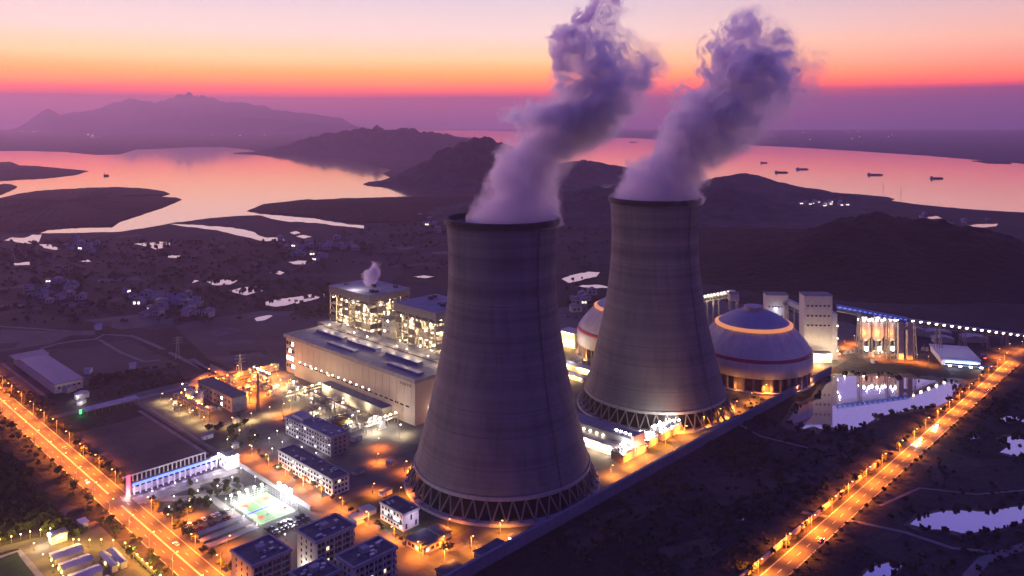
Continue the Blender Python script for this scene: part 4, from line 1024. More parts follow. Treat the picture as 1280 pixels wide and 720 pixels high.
# ash bins
for i in range(3):
    p = G(1080+i*16.2, 440); t = thing('ash_silo', ('left', 'middle', 'right')[i]+' of the three ash silos with glowing tops', 'silo', p, R(-4), 'ash silos in a row under the blue conveyor')
    MB().lathe([(0, 13), (3, 12), (6.2, 16), (6.2, 33.5), (0, 34.2)], 28).build('shell', mat('bin_shell', (.42, .34, .30), .7, 0, .15, .3), t, True)
    b = MB()
    for a in range(6): aa = a*math.pi/3; b.bar((5.4*math.cos(aa), 5.4*math.sin(aa), 0), (5.4*math.cos(aa), 5.4*math.sin(aa), 16), .5, 6)
    b.build('leg_frame', steel, t)
    MB().lathe([(6.3, 33.4), (6.9, 33.4), (6.9, 34.8), (6.7, 34.8), (6.7, 33.9), (6.3, 33.9)], 28).build('railing', steel, t)
    bx('top_room', white_wall, t, -2.5, 2.5, -2, 2, 34.2, 37)
    for k in range(4):
        a = -math.pi*(.15+.23*k); bx('top_lamp', g_white, t, -.8, .8, -.4, .4, 33.6, 35.4, loc=(7.1*math.cos(a), 7.1*math.sin(a), 0))
    bx('base_lamp', g_warm, t, -1.3, 1.3, -7.6, -6.6, 3.5, 7.5)
    light(t, (0, -9, 6), 7000, WARM); light(t, (-4, -10, 22), 9000, (1, .30, .10)); light(t, (0, -8, 37), 2500, WHT)
# loading shed at the road end
p = G(1176, 456); t = thing('loading_shed', 'white flat roofed loading shed with blue and white lights below', 'shed', p, R(-16))
bx('wall', white_wall, t, 1, 35, 1, 50, 0, 6); bx('roof', mat('white_roof', (.60, .58, .60), .6, 0, .1, .1), t, 0, 36, 0, 52, 6, 6.8); bx('light_strip', glow('shed_strip', (.35, .6, 1), 9), t, 4, 32, -.6, -.002, 2.4, 3.6)
bx('canopy', blue_roof, t, 2, 44, -12, -6, 4, 4.5)
for i in range(4): bx('canopy_lamp', g_white, t, 0, 2.4, -12.6, -12.1, 2.8, 3.8, loc=(4+i*9, 0, 0))
light(t, (8, -9, 4), 9000, COOL); light(t, (30, -9, 4), 9000, WHT)
# low sheds behind the conveyor
for px, py, w, d, h, lab in ((1158, 422, 26, 12, 6, 'low pale shed behind the conveyor trestles'), (1168, 429, 20, 10, 5, 'low grey shed just in front of a pale one by the trestles'), (1205, 428, 24, 14, 5, 'low dark shed right of the pale sheds behind the conveyor'), (1135, 420, 18, 10, 7, 'small grey shed behind the twin concrete legs')):
    t = thing('low_shed', lab, 'shed', G(px, py), R(-8)); bx('wall', grey_wall, t, 0, w, 0, d, 0, h); MB().gable(-.5, w+.5, -.5, d+.5, h, h+.3, h+2.4).build('roof', metal_roof, t)
# boxes right of the nearer tower (lit yard seen between the towers)
for u, v, L, W, h, lab in ((172, -30, 8, 70, 4, 'long low white lit shed seen between the two towers, lower of the pair'), (190, -26, 8, 64, 6, 'long low white lit shed seen between the two towers, upper of the pair'), (250, 44, 16, 22, 16, 'grey plant block seen between the towers left of the half hidden silo')):
    t = site('long_shed', lab, 'shed', u, v); bx('wall', white_wall, t, 0, L, 0, W, 0, h); bx('roof', metal_roof, t, -.5, L+.5, -.5, W+.5, h, h+.5)
    for i in range(5): bx('lamp', g_warm, t, -.8, -.2, 0, 2, h-1.4, h-.6, loc=(0, 3+i*W/5, 0))
    for i in range(3): light(t, (-4, W*(i+.5)/3, 5), 9000, YEL)
for u, v, h in ((215, 20, 16), (232, 18, 22)):
    t = site('flood_mast', 'tall lamp mast in the lit yard between the towers, '+('left' if h == 16 else 'right')+' of the two', 'lamp mast', u, v); MB().bar((0, 0, 0), (0, 0, h), .35, 6, .2).build('pole', steel, t); bx('lamp_head', g_white, t, -1, 1, -.8, .8, h, h+1.2); light(t, (0, 0, h-1.5), 16000, WHT)

# ================================================================ PUMP HOUSE AND FILTER UNITS
t = site('pump_house', 'low pump house with a row of bright lamps between the two cooling towers', 'pump house', 62, -157)
bx('wall', cream_wall, t, 0, 9, 0, 64, 0, 6.5); bx('roof', mat('pump_roof', (.30, .27, .25), .8), t, -.4, 9, -.4, 64.4, 6.5, 7)
bx('upper_hall', grey_wall, t, 9.002, 22, 2, 64, 0, 12); bx('upper_roof', mat('pump_upper_roof', (.16, .16, .22), .6), t, 8.6, 22.6, 1.4, 64.6, 12, 12.7)
MB().prism([(9, -.8), (22, -.8), (22, 1.998), (9, 1.998)], 0, 15).build('end_wall', pink_wall, t)
for i in range(11): bx('wall_lamp', g_white, t, -1.4, -.2, 0, 1.1, 4.0, 5.2, loc=(0, 1+i*5.9, 0))
for i in range(4): bx('roof_lamp', g_white, t, 14, 15, 0, 1.6, 12.7, 13.4, loc=(0, 6+i*4, 0))
for i in range(5): bx('wall_lamp', g_warm, t, 8.1, 8.9, 0, 1.2, 8.2, 9, loc=(0, 26+i*6, 0))
for i in range(6): light(t, (-3, 4+i*11, 4.5), 6500, WARM)
light(t, (12, -4, 8), 5200, (1, .5, .3))
rnd = random.Random(4)
for i, u in enumerate((58, 74, 92, 110, 124)):
    t = site('filter_unit', ('first', 'second', 'third', 'fourth', 'fifth')[i]+' filter unit from the nearer tower, orange walled with white floodlights on top', 'filter unit', u, -158 + (2 if i > 1 else 0), 'filter units between the towers')
    L = 12; bx('basin_wall', mat('filter_wall', (.48, .34, .24), .8, 0, .15, .4), t, 0, L, 0, 11, 0, 5.5); bx('deck', steel, t, -.4, L+.4, -.4, 11.4, 5.5, 5.9)
    b = MB()
    for k in range(7):
        x = L*k/6; b.bar((x, 0, 5.9), (x, 0, 7.1), .1, 4); b.bar((x, 11, 5.9), (x, 11, 7.1), .1, 4)
    b.bar((0, 0, 7.1), (L, 0, 7.1), .1, 4); b.bar((0, 11, 7.1), (L, 11, 7.1), .1, 4); b.build('railing', galv, t)
    for k in range(3): MB().lathe([(1.5, 5.9), (1.5, 8.2), (.6, 8.9), (0, 8.9)], 12, (2+k*4, 5.5)).build('vessel', galv, t, True)
    lm_ = None
    for k in range(13):
        o = MB().box(-.5, .5, -.4, .4, 0, .7).build('floodlight', g_white, t) if lm_ is None else link('floodlight', lm_, t)
        lm_ = o.data; o.location = (rnd.uniform(0, L), rnd.uniform(0, 10.5), rnd.uniform(6.2, 9.2))
    light(t, (L/2, -3, 4), 8000, SOD); light(t, (L/2, 5, 9.6), 8000, WHT)
# ================================================================ STREET LAMPS
def make_lamp(name, label, cat, h, arm, gm, watts, col, head=(.4, .22), two=False):
    t = thing(name, label, cat)
    MB().bar((0, 0, 0), (0, 0, h), .16, 6, .09).build('pole', galv, t)
    if arm:
        MB().bar((0, 0, h-.3), (arm, 0, h+.35), .08, 5).build('arm', galv, t)
        MB().box(arm-.3, arm+head[0]*1.2, -head[1], head[1], h+.1, h+.35).build('lamp_head', gm, t)
        spot(t, (arm+.4, 0, h-.1), watts, col)
    else:
        MB().lathe([(0, h), (.26, h+.06), (.34, h+.33), (.26, h+.6), (0, h+.66)], 10).build('globe', gm, t, True)
        light(t, (0, 0, h+1.6), watts, col, .4)
    return t
rl = random.Random(77)
def row(proto, used, places, label, group):
    for i, (u, v, rz) in enumerate(places):
        put(proto, used or i > 0, P(u+rl.uniform(-.4, .4), v+rl.uniform(-.4, .4)), ROT+rz+rl.uniform(-.12, .12), label, group, rl.uniform(.9, 1.12))
PI = math.pi
SOD2 = (1.0, .22, .018)
lm = make_lamp('street_lamp', '', 'street lamp', 10, 2.2, g_orange, 90000, SOD2)
row(lm, False, [(-218.6, -128+i*30, 0) for i in range(21)], 'orange street lamp on the outer kerb of the main road, by the dark wood', 'street lamps on the outer kerb of the main road')
row(lm, True, [(-199.6, -113+i*30, PI) for i in range(21) if not 20 < -113+i*30 < 40], 'orange street lamp on the inner, plant side kerb of the main road', 'street lamps on the inner kerb of the main road')
lp = make_lamp('street_lamp', '', 'street lamp', 8, 1.6, g_orange, 42000, SOD)
row(lp, False, [(u, -163, -PI/2) for u in (-112, -92, -70, 36, 56, 76, 102, 128, 154, 180, 206, 232, 258, 284, 310, 336, 362)], 'orange lamp in the row along the plant road inside the slate boundary wall', 'lamps along the boundary wall road')
ll = make_lamp('street_lamp', '', 'street lamp', 9, 2.2, g_orange, 120000, SOD2)
row(ll, False, [(u, -290.2, -PI/2) for u in (-36, -4, 30, 62, 92, 118, 148, 178, 212, 244, 272, 300, 330, 358, 388, 420, 452, 486, 512)], 'orange lamp in the spaced row along the river road beside the ponds', 'street lamps along the river road')
li = make_lamp('street_lamp', '', 'street lamp', 8, 1.6, g_orange, 60000, (1, .235, .022))
row(li, False, [(-116.6, v, PI) for v in (-148, -124, -100, -74, -50, -28, -6, 16, 40)], 'orange lamp along the inner road between white office and sports court', 'street lamps along the inner road')
ls = make_lamp('street_lamp', '', 'street lamp', 7, 1.2, g_orange, 38000, (1, .22, .02))
row(ls, False, [(-62, -34, 0), (-47, -14, 0), (-92, -70, 0), (-84, -88, 0), (-58, -60, 0), (-89, -140, 0), (-104, -151.5, 0)], 'orange lamp standing on the bare ground around the nearer tower', 'scattered lamps around the nearer tower')
lq = make_lamp('street_lamp', '', 'street lamp', 8, 1.2, g_orange, 70000, (1, .23, .02))
row(lq, False, [(-36, 222, 0), (-28, 205, 0), (-60, 180, 0), (-60, 150, 0), (-12, 190, PI), (-20, 150, PI), (-34, 175, 0), (-60, 216, 0), (-60, 96, 0)], 'deep orange lamp in the process yard left of the turbine hall', 'lamps in the process yard')
lw_ = make_lamp('street_lamp', '', 'street lamp', 8, 1.2, g_warm, 26000, (1, .80, .46))
row(lw_, False, [uvof(G(x, y))+(.5,) for x, y in ((372, 497), (398, 524), (428, 512), (466, 543), (500, 546), (440, 533), (350, 486), (412, 497))], 'warm white lamp among the transformers before the turbine hall', 'warm lamps among the transformers')
ly = make_lamp('street_lamp', '', 'street lamp', 7, 1.2, g_yellow, 20000, (1, .66, .24))
row(ly, False, [(-117, v, 0) for v in (196, 178, 158, 138, 118)]+[(u, 101, PI/2) for u in (-100, -84, -68, -50)], 'pale yellow lamp along the outer edge of the process yard', 'yellow lamps edging the process yard')
row(li, True, [uvof(G(x, y))+(.3,) for x, y in ((1042, 446), (1056, 436), (1068, 431), (1128, 452), (1146, 454), (1160, 457), (1262, 441), (1278, 438), (1250, 447), (1100, 450), (1030, 462))], 'orange lamp lighting the ground around the ash silos and road end', 'lamps around the ash silos')
row(li, True, [(-188, -17, 0), (-189, -68, 0), (-176, -84, 0)], 'orange lamp standing among the rows of parked cars and carports', 'lamps in the staff car park')
gl = make_lamp('garden_lamp', '', 'garden lamp', 3.2, 0, glow('globe_lamp', (1, .92, .86), 7), 1100, (1, .82, .66))
gp = [(-190, 30), (-184, 12), (-176, 30), (-170, 8), (-164, 24), (-158, 6), (-152, 24), (-146, 10), (-192, 0), (-180, -2), (-170, -8), (-163, -14), (-188, 46), (-176, 48), (-164, 46), (-152, 44), (-166, -30), (-166, -44), (-165, -58), (-150, -74), (-160, -80), (-135, 0), (-135, 20)]
row(gl, False, [(u, v, 0) for u, v in gp], 'white globe lamp among the paths of the campus garden behind the gate wall', 'globe lamps in the campus garden')
row(gl, True, [(u, v, 0) for u, v in ((-100, 66), (-92, 40), (-104, 34), (-88, 20), (-84, 62), (-96, 52), (-122, 58), (-112, 48), (-86, 4), (-118, 74), (-104, 82))], 'white globe lamp in the lawns around the two office blocks', 'globe lamps around the office blocks')
ye = make_lamp('fence_lamp', '', 'lamp', 3.6, 0, g_yellow, 3600, (1, .55, .08))
fp = [(-274+i*4.6, 31-i*1.4) for i in range(6)]+[(-244+i*4.5, -2-i*4.7) for i in range(4)]+[(-227, -24-i*6) for i in range(10)]+[(-250, 8), (-246, 0)]+[(-262, y) for y in (12, -4, -20, -36)]
row(ye, False, [(u, v, 0) for u, v in fp], 'yellow lamp on the bright fence round the pale roofed depot in the near corner', 'yellow lamps round the corner depot')

# ================================================================ TREES
def leaf_clump(b, c, r, n, rnd, flat=.8, s=.5):
    for _ in range(n):
        while True:
            p = Vector((rnd.uniform(-1, 1), rnd.uniform(-1, 1), rnd.uniform(-1, 1)))
            if .25 < p.length < 1: break
        p = Vector((p.x*r, p.y*r, p.z*r*flat))+c
        a = Vector((rnd.uniform(-1, 1), rnd.uniform(-1, 1), rnd.uniform(-1, 1))).normalized(); d = a.orthogonal().normalized(); e = a.cross(d)
        k = s*rnd.uniform(.6, 1.3); b.quad(p-d*k-e*k*.6, p+d*k-e*k*.6, p+d*k*.7+e*k, p-d*k*.7+e*k)
def make_tree(seed, h, r, lm_, tall=1.0):
    rnd = random.Random(seed); t = thing('tree', '', 'tree'); b = MB()
    b.bar((0, 0, 0), (rnd.uniform(-.2, .2), rnd.uniform(-.2, .2), h*.45), .20, 6, .12)
    tips = []
    for i in range(5):
        a = i*2*PI/5+rnd.random(); q = Vector((math.cos(a)*r*.6, math.sin(a)*r*.6, h*rnd.uniform(.55, .8))); b.bar((0, 0, h*rnd.uniform(.3, .42)), q, .09, 4, .04); tips.append(q)
    b.build('trunk', bark, t); c = MB(); tips.append(Vector((0, 0, h*.85)))
    for q in tips: leaf_clump(c, q, r*rnd.uniform(.42, .62), 34, rnd, tall, r*.17)
    c.build('crown', lm_, t); return t
TREES = [make_tree(1, 6.0, 2.6, leaf_a), make_tree(2, 7.5, 3.0, leaf_b), make_tree(3, 4.6, 2.3, leaf_c), make_tree(4, 8.5, 2.4, leaf_a, 1.3), make_tree(5, 5.2, 2.8, leaf_b)]
used = set(); rt = random.Random(11)
def plant(u, v, label, group, k=None, s=1.0, z=0):
    k = rt.randrange(5) if k is None else k
    o = put(TREES[k], k in used, P(u, v, z), rt.uniform(0, 6.28), label, group, s*rt.uniform(.75, 1.2)); used.add(k); return o
for v in range(-130, 420, 13):
    if True: plant(-219.4+rt.uniform(-.6, .3), v+rt.uniform(-3, 3), 'small round tree on the outer kerb of the orange lit main road', 'trees on the outer kerb of the main road', rt.choice((0, 2, 4)), .62)
for v in range(-128, 420, 7):
    if not 18 < v < 46 and not 218 < v < 234: plant(-196.6+rt.uniform(-2, 1), v+rt.uniform(-4, 4), 'orange lit tree on the plant side verge of the broad main road', 'trees on the plant side of the main road', None, .8)
    if v % 2: plant(-225+rt.uniform(-4, 2), v+rt.uniform(-4, 4), 'tree on the dark outer verge of the broad main road', 'trees on the outer side of the main road', None, .9)
for v in range(-150, 62, 9): plant(-114+rt.uniform(-1.5, 1), v+rt.uniform(-3, 3), 'tree in the strip between the inner road and the white office block', 'trees beside the inner road', None, .62)
gpos = [(rt.uniform(-194, -142), rt.uniform(-12, 22)) for _ in range(30)]+[(rt.uniform(-190, -172), rt.uniform(-14, -6)) for _ in range(14)]
for u, v in gpos: plant(u, v, 'dark garden tree between the gate wall and the staff car park', 'trees in the campus garden', None, .75)
for i in range(16): plant(rt.uniform(-122, -88), rt.uniform(58, 112), 'dark tree on the worn lawns left of the grey office block', 'trees left of the grey office', None, .9)
for i in range(12): plant(rt.uniform(-122, -96), rt.uniform(-150, -122)*1.0-8, 'tree in the planted edge around the black roofed annex', 'trees around the annex', None, .6)
for u in range(-20, 500, 13): plant(u+rt.uniform(-4, 4), -288.3+rt.uniform(-.8, 1.6), 'orange lit bushy tree on the wall side verge of the river road', 'trees on the wall side of the river road', None, .72)
for u in range(-30, 500, 10): plant(u+rt.uniform(-3, 3), -304.6+rt.uniform(-.6, .3), 'small dark tree on the pond side verge of the river road', 'trees on the pond side of the river road', rt.choice((0, 2, 4)), .5)
for px, py in [(1030,538),(1042,537),(1052,539),(1062,538),(1074,534),(1084,531),(1092,524),(1100,521),(1112,518),(1122,517),(1140,513),(1152,512),(1164,511),(1175,507),(1184,503),(1010,536),(1000,535),(1020,535),(1046,541),(1069,539),(1130,516)][::2]:
    u, v = uvof(G(px, py)); plant(u, v-1.5, 'bare brown bush on the near bank of the big pond below the silos', 'bushes on the near bank of the big pond', 2, 1.0)

# ================================================================ CARS
def make_car(name, cm, van=False):
    t = thing(name, '', 'van' if van else 'car'); L = 5.2 if van else 4.4
    MB().prism([(-.88, -L/2), (.88, -L/2), (.92, -L/2+.3), (.92, L/2-.3), (.84, L/2), (-.84, L/2), (-.92, L/2-.3), (-.92, -L/2+.3)], .35, .92).build('body', cm, t)
    b = MB(); k = len(b.v); y0, y1 = (-L/2+.2, L/2-1.0) if van else (-L/2+.5, L/2-1.25); hh = 1.95 if van else 1.42; i_ = .25
    b.v += [(-.84, y0, .92), (.84, y0, .92), (.84, y1, .92), (-.84, y1, .92), (-.68, y0+i_, hh), (.68, y0+i_, hh), (.68, y1-.6, hh), (-.68, y1-.6, hh)]
    b.f += [(3,2,1,0),(0,1,5,4),(1,2,6,5),(2,3,7,6),(3,0,4,7)]; b.build('windows', car_glass, t)
    MB().box(-.68, .68, y0+i_, y1-.6, hh-.02, hh+.05).build('roof_panel', cm, t)
    wm = None
    for sx_ in (-1, 1):
        for y in (-L*.3, L*.3):
            o = MB().bar((-.1, 0, 0), (.1, 0, 0), .33, 10).build('wheel', rubber, t) if wm is None else link('wheel', wm, t)
            wm = o.data; o.location = (sx_*.86, y, .33)
    return t
CARP = [(.45, .45, .46), (.03, .03, .035), (.7, .7, .7), (.25, .02, .02), (.05, .08, .2)]
CARN = ['silver', 'black', 'white', 'red', 'dark blue']
CARS = [make_car('parked_car', mat('car_paint_'+CARN[i].replace(' ', '_'), c, .3, .3, 0)) for i, c in enumerate(CARP)]; cu = set()
def park(u, v, rz, k, label, group):
    put(CARS[k], k in cu, P(u, v, .1), ROT+rz, label, group); cu.add(k)
rc = random.Random(21)
for i in range(9):
    for r_, v in enumerate((-62, -68.5)):
        if rc.random() < .9:
            k = rc.choice((0, 1, 1, 2, 4, 1)); park(-161+i*2.9, v+rc.uniform(-.3, .3), PI*r_, k, CARN[k]+' car parked in the '+('row' if r_ == 0 else 'lower row')+' between the sports court and the apartment blocks', 'cars parked below the sports court')
for i in range(10):
    k = rc.choice((0, 1, 2, 3, 1)); park(-193+i*2.9, -24, 0, k, CARN[k]+' car parked by the dark hedge in the staff car park', 'cars in the staff car park')
    if i % 3: k = rc.choice((0, 1, 2, 3)); park(-193+i*2.9, -33, PI, k, CARN[k]+' car parked beside the first carport roof', 'cars in the staff car park')
hl = glow('headlight', (1, .9, .7), 60); tl = glow('tail_light', (1, .05, .03), 14)
def drive(u, v, rz, k, label, lights=True, name='moving_car'):
    t = make_car(name, MATS['car_paint_'+CARN[k].replace(' ', '_')]); t.location = P(u, v, .12); t.rotation_euler = (0, 0, ROT+rz); t['label'] = label
    for s in (-.62, .62):
        bx('headlight', hl, t, s-.24, s+.24, 2.15, 2.3, .55, .85); bx('tail_light', tl, t, s-.2, s+.2, -2.3, -2.2, .6, .85)
    if lights: light(t, (0, 6, .9), 5000, (1, .86, .6), .3); light(t, (0, 13, 1.2), 3500, (1, .86, .6), .3)
drive(247, -294.2, PI/2, 2, 'white car with blazing headlights nearer the camera on the river road')
drive(287, -294.2, PI/2, 0, 'silver car with blazing headlights farther up the river road')
drive(52, -300, -PI/2, 2, 'pale car driving alone down the near end of the river road', False)
drive(402, -300, -PI/2, 3, 'red car near the pond corner of the river road', False)
for v, u, k, lab in ((150, -205, 0, 'silver car on the main road near the bare field'), (300, -213, 1, 'black car far up the main road'), (-40, -205, 2, 'white car on the main road near the garden'), (80, -213, 2, 'white car on the far lane of the main road by the gate'), (-90, -213, 1, 'black car at the near end of the main road')): drive(u, v, 0 if u > -209 else PI, k, lab, False)
for i, (u, v) in enumerate(((500, -262), (512, -272), (478, -258))):
    t = site('truck', ('truck with red tail lamps by the loading shed', 'truck parked at the road end corner', 'truck under the blue canopy of the loading shed')[i], 'truck', u, v, rz=R(-60*i)); bx('cab', white_wall, t, -1.2, 1.2, 2.6, 4.8, .8, 3); bx('cargo_box', blue_roof if i else pink_wall, t, -1.25, 1.25, -4.5, 2.4, .9, 3.4)
    for s in (-1.1, 1.1):
        for y in (-3.4, 0.5, 3.6): MB().bar((s-.15, y, .5), (s+.15, y, .5), .5, 10).build('wheel', rubber, t)
    bx('tail_light', tl, t, -1.1, 1.1, -4.7, -4.52, 1, 1.4)

# ================================================================ GATE WALL, GARDEN, COURT
t = site('gate_wall', 'long violet lit colonnade with a blue light tube beside the main gate', 'wall', -199, 41)
lav = mat('gate_wall_plaster', (.55, .52, .60), .8, 0, .12, .3)
bx('base_wall', lav, t, 0, 58, 1.2, 1.8, 0, 6.2); bx('roof', mat('gate_roof', (.2, .2, .3), .6), t, -.5, 58.5, -1.6, 2.4, 6.2, 6.8); bx('blue_tube', g_blue, t, 0, 58, -1.85, -1.62, 6.0, 7.6)
cm = None
for i in range(16):
    o = MB().box(-.4, .4, -1.3, -.5, 0, 6.2).build('column', lav, t) if cm is None else link('column', cm, t)
    cm = o.data; o.location = (1.5+i*3.65, 0, 0)
bx('dark_opening', glass, t, 1, 57, 1.1, 1.198, 3.6, 5.4)
for i in range(8): light(t, (3.5+i*7.2, -4.5, 1.5), 650, (.62, .45, 1.0))
t = site('back_colonnade', 'pale lit row of posts and beam behind the blue gate wall, along the bare field', 'colonnade', -198, 58); bx('beam', white_wall, t, 0, 56, 0, .8, 4.6, 5.4)
cm = None
for i in range(20):
    o = MB().box(-.35, .35, 0, .7, 0, 4.6).build('post', white_wall, t) if cm is None else link('post', cm, t)
    cm = o.data; o.location = (.6+i*2.9, 0, 0)
for i in range(4): light(t, (6+i*14, -4, 3), 220, WHT)
t = site('sign_pillar', 'tall glowing red sign pillar at the main gate', 'sign', -201, 41); bx('panel', g_red, t, -1.1, 1.1, -.6, .6, 1.2, 13); bx('base', concrete, t, -1.6, 1.6, -1.1, 1.1, 0, 1.2); light(t, (-2.6, -1.5, 4), 3000, (1, .05, .12)); light(t, (-2, -3, 1.8), 4000, WHT)
t = site('gate_tower', 'white floodlit gate lodge with dazzling lamps at the inner end of the blue wall', 'gate lodge', -140, 30); bx('wall', white_wall, t, 0, 9, 0, 12, 0, 7); bx('roof', grey_roof, t, -.6, 9.6, -.6, 12.6, 7, 7.6)
windows(t, 1.6, 1.6, grid(3, 1, 11, (2, 4.6)), '-u', lit={0, 2, 4}, litmat=g_winc)
for i in range(4): bx('floodlight', g_white, t, -1.4, -.4, 0, 1.6, 7.7, 9.3, loc=(0, i*3.2, 0))
for i in range(3): bx('floodlight', g_white, t, 0, 1.6, -1.4, -.4, 7.7, 9.3, loc=(i*3, 0, 0))
light(t, (-5, 4, 8), 5000, (.95, .88, 1)); light(t, (3, -5, 8), 6000, (.95, .88, 1)); light(t, (-3, 12, 8), 4500, (.95, .88, 1))
for lab, u0, u1, v0, v1 in (('a', -198, -136, 22, 26), ('b', -168, -163, -56, 22), ('c', -196, -168, 0, 4), ('d', -152, -148, -14, 34)): struct(sheet('garden_path', uvrect(u0, u1, v0, v1), .075+.012*ord(lab)%.03, pave))
struct(strip('garden_path', [P(-190, 24), P(-180, 14), P(-172, 8), P(-160, 4), P(-150, -4), P(-140, -6)], 7, .13, pave, 6))
ring = [P(-150+7*math.cos(a), 4+7*math.sin(a)) for a in [i*PI/12 for i in range(25)]]; struct(strip('garden_path', ring, 1.6, .15, pave, 3))
t = site('sports_court', 'floodlit green ball court with a blue centre band and red zones', 'sports court', -161, -54)
bx('surface', mat('court_green', (.16, .30, .12), .8, 0, .1, .3), t, 0, 24, 0, 36, .05, .12)
bx('centre_band', mat('court_blue', (.04, .08, .40), .8, 0, .1, .3), t, 0, 24, 16.4, 18.6, .1, .13)
for k, (x, y) in enumerate(((3, 6), (17, 6), (3, 26), (17, 26))): bx('red_zone', mat('court_red', (.42, .09, .06), .8, 0, .1, .3), t, x, x+4, y, y+4.4, .1, .135)
b = MB()
for x in (1, 11.8, 23): b.box(x-.08, x+.08, 1, 35, .1, .14)
for y in (1, 16.2, 18.8, 35): b.box(1, 23, y-.08, y+.08, .1, .145)
b.build('court_line', paint_white, t); b = MB()
for i in range(13):
    for y in (-.6, 36.6): b.bar((2*i, y, 0), (2*i, y, 4), .04, 4)
for i in range(19):
    for x in (-.6, 24.6): b.bar((x, 2*i, 0), (x, 2*i, 4), .04, 4)
for z in (1.3, 2.6, 4):
    for y in (-.6, 36.6): b.bar((-.6, y, z), (24.6, y, z), .05, 4)
    for x in (-.6, 24.6): b.bar((x, -.6, z), (x, 36.6, z), .05, 4)
b.build('fence', mat('fence_mesh', (.5, .52, .5), .5, .2), t)
for k, (y, s) in enumerate(((2, 1), (34, -1))):
    for x in (6, 18):
        b = MB(); b.bar((x, y, 0), (x, y, 3), .1, 5).bar((x, y, 3), (x, y+s*1, 3.3), .08, 4).box(x-.9, x+.9, y+s*1-.05, y+s*1+.05, 2.8, 3.9); b.build('hoop_stand', white_wall, t)
ct = t
for i, y in enumerate((8, 14.5, 21)):
    f = site('floodlight_mast', ('front', 'middle', 'rear')[i]+' one of the three dazzling floodlight masts on the inner road side of the court', 'floodlight', -135.6, -54+y, 'dazzling floodlight masts by the court')
    MB().bar((0, 0, 0), (0, 0, 9), .2, 6, .14).build('pole', galv, f); bx('floodlight', g_white, f, -1.3, -.3, -1.4, 1.4, 8.6, 10.8); light(f, (-2.4, 0, 9), 20000, (.92, .92, 1), .5)
for i in range(5):
    f = site('court_lamp', 'lower lamp on the garden side of the sports court', 'lamp', -160+i*5.2, -15.5, 'low lamps on the garden side of the court')
    MB().bar((0, 0, 0), (0, 0, 4.5), .12, 5).build('pole', galv, f); bx('lamp_head', glow('pale_green_lamp', (.8, 1, .7), 18), f, -.6, .6, -.4, .4, 4.5, 5.3); light(f, (0, -1.5, 4.2), 5200, (.9, 1, .85), .3)
for i in range(3):
    f = site('court_lamp', 'lower lamp on the car park side end of the sports court', 'lamp', -163, -50+i*12, 'low lamps on the car park side of the court'); MB().bar((0, 0, 0), (0, 0, 4.5), .12, 5).build('pole', galv, f); bx('lamp_head', g_white, f, -.5, .5, -.5, .5, 4.5, 5.4); light(f, (1.5, 0, 4.2), 3500, WHT, .3)
for i in range(3):
    t = site('carport', ('first dark blue carport roof, nearest the garden', 'middle dark blue carport roof of the three', 'third dark blue carport roof, nearest the apartment blocks')[i], 'carport', -196, -45-i*8.2, 'carports in the staff car park')
    bx('roof', mat('carport_roof', (.13, .13, .20), .6, .1, .2, .2), t, 0, 30, 0, 5, 2.7, 2.95); b = MB()
    for k in range(7): b.bar((1+k*4.7, 4.4, 0), (1+k*4.7, 4.4, 2.7), .12, 5)
    b.bar((1, 4.4, 2.5), (29.2, 4.4, 2.5), .12, 4); b.build('post_frame', steel, t)
# ================================================================ NEAR CORNER DEPOT
for i, (u0, u1, v0, v1) in enumerate(((-260, -245, -15, -5), (-260, -245, -29, -20), (-260, -245, -44, -35), (-260, -245, -60, -50), (-241, -237.2, -44, -25), (-236.6, -232.5, -44, -25))):
    t = site('depot_shed', ('pale roofed depot shed, rearmost of the four in a column', 'pale roofed depot shed, second from the rear of the column', 'pale roofed depot shed, third from the rear of the column', 'pale roofed depot shed at the bottom picture edge', 'narrow pale roofed shed on the left of the close pair', 'narrow pale roofed shed on the right of the close pair')[i], 'shed', u0, v0, 'pale roofed sheds of the corner depot')
    L, W = u1-u0, v1-v0; bx('wall', cream_wall, t, .4, L-.4, .4, W-.4, 0, 3.6)
    b = MB()
    if L > W: k = MB().quad((0, 0, 3.6), (L, 0, 3.6), (L, W/2, 4.6), (0, W/2, 4.6)).quad((0, W/2, 4.6), (L, W/2, 4.6), (L, W, 3.6), (0, W, 3.6))
    else: k = MB().quad((0, 0, 3.6), (L/2, 0, 4.6), (L/2, W, 4.6), (0, W, 3.6)).quad((L/2, 0, 4.6), (L, 0, 3.6), (L, W, 3.6), (L/2, W, 4.6))
    k.build('roof', mat('depot_roof', (.52, .48, .50), .55, .1, .15, .2), t); windows(t, 1.4, 1.2, grid(3, 1, W-1, (1.3, )), '-u', lit={0, 2} if i % 2 else {1}, litmat=g_yellow)
struct(sheet('yard', uvrect(-268, -227, -90, 22), .05, mat('depot_yard', (.12, .10, .07), .85, 0, .35, .1)))
struct(sheet('sports_field', uvrect(-330, -270, -70, 14), .06, mat('field_grass', (.02, .055, .022), .95, 0, .3, .15, .4, 1.5)))
struct(strip('field_path', [P(-330, 17), P(-268.5, 17), P(-267.5, -70)], 3, .075, pave, 8))
struct(strip('depot_road', [P(-320, 30), P(-276, 26), P(-252, 20), P(-246, 34), P(-238, 48), P(-230, 52)], 8, .085, asphalt, 5))
t = site('depot_fence', 'yellow lit depot fence running along the verge of the main road', 'fence', -226, -80); bx('panel', mat('fence_yellow', (.5, .42, .2), .7), t, 0, .25, 0, 60, 0, 2.0); b = MB()
for i in range(21): b.box(-.12, .36, i*3-.15, i*3+.15, 0, 2.3)
b.build('post', mat('fence_yellow', (.5, .42, .2)), t)
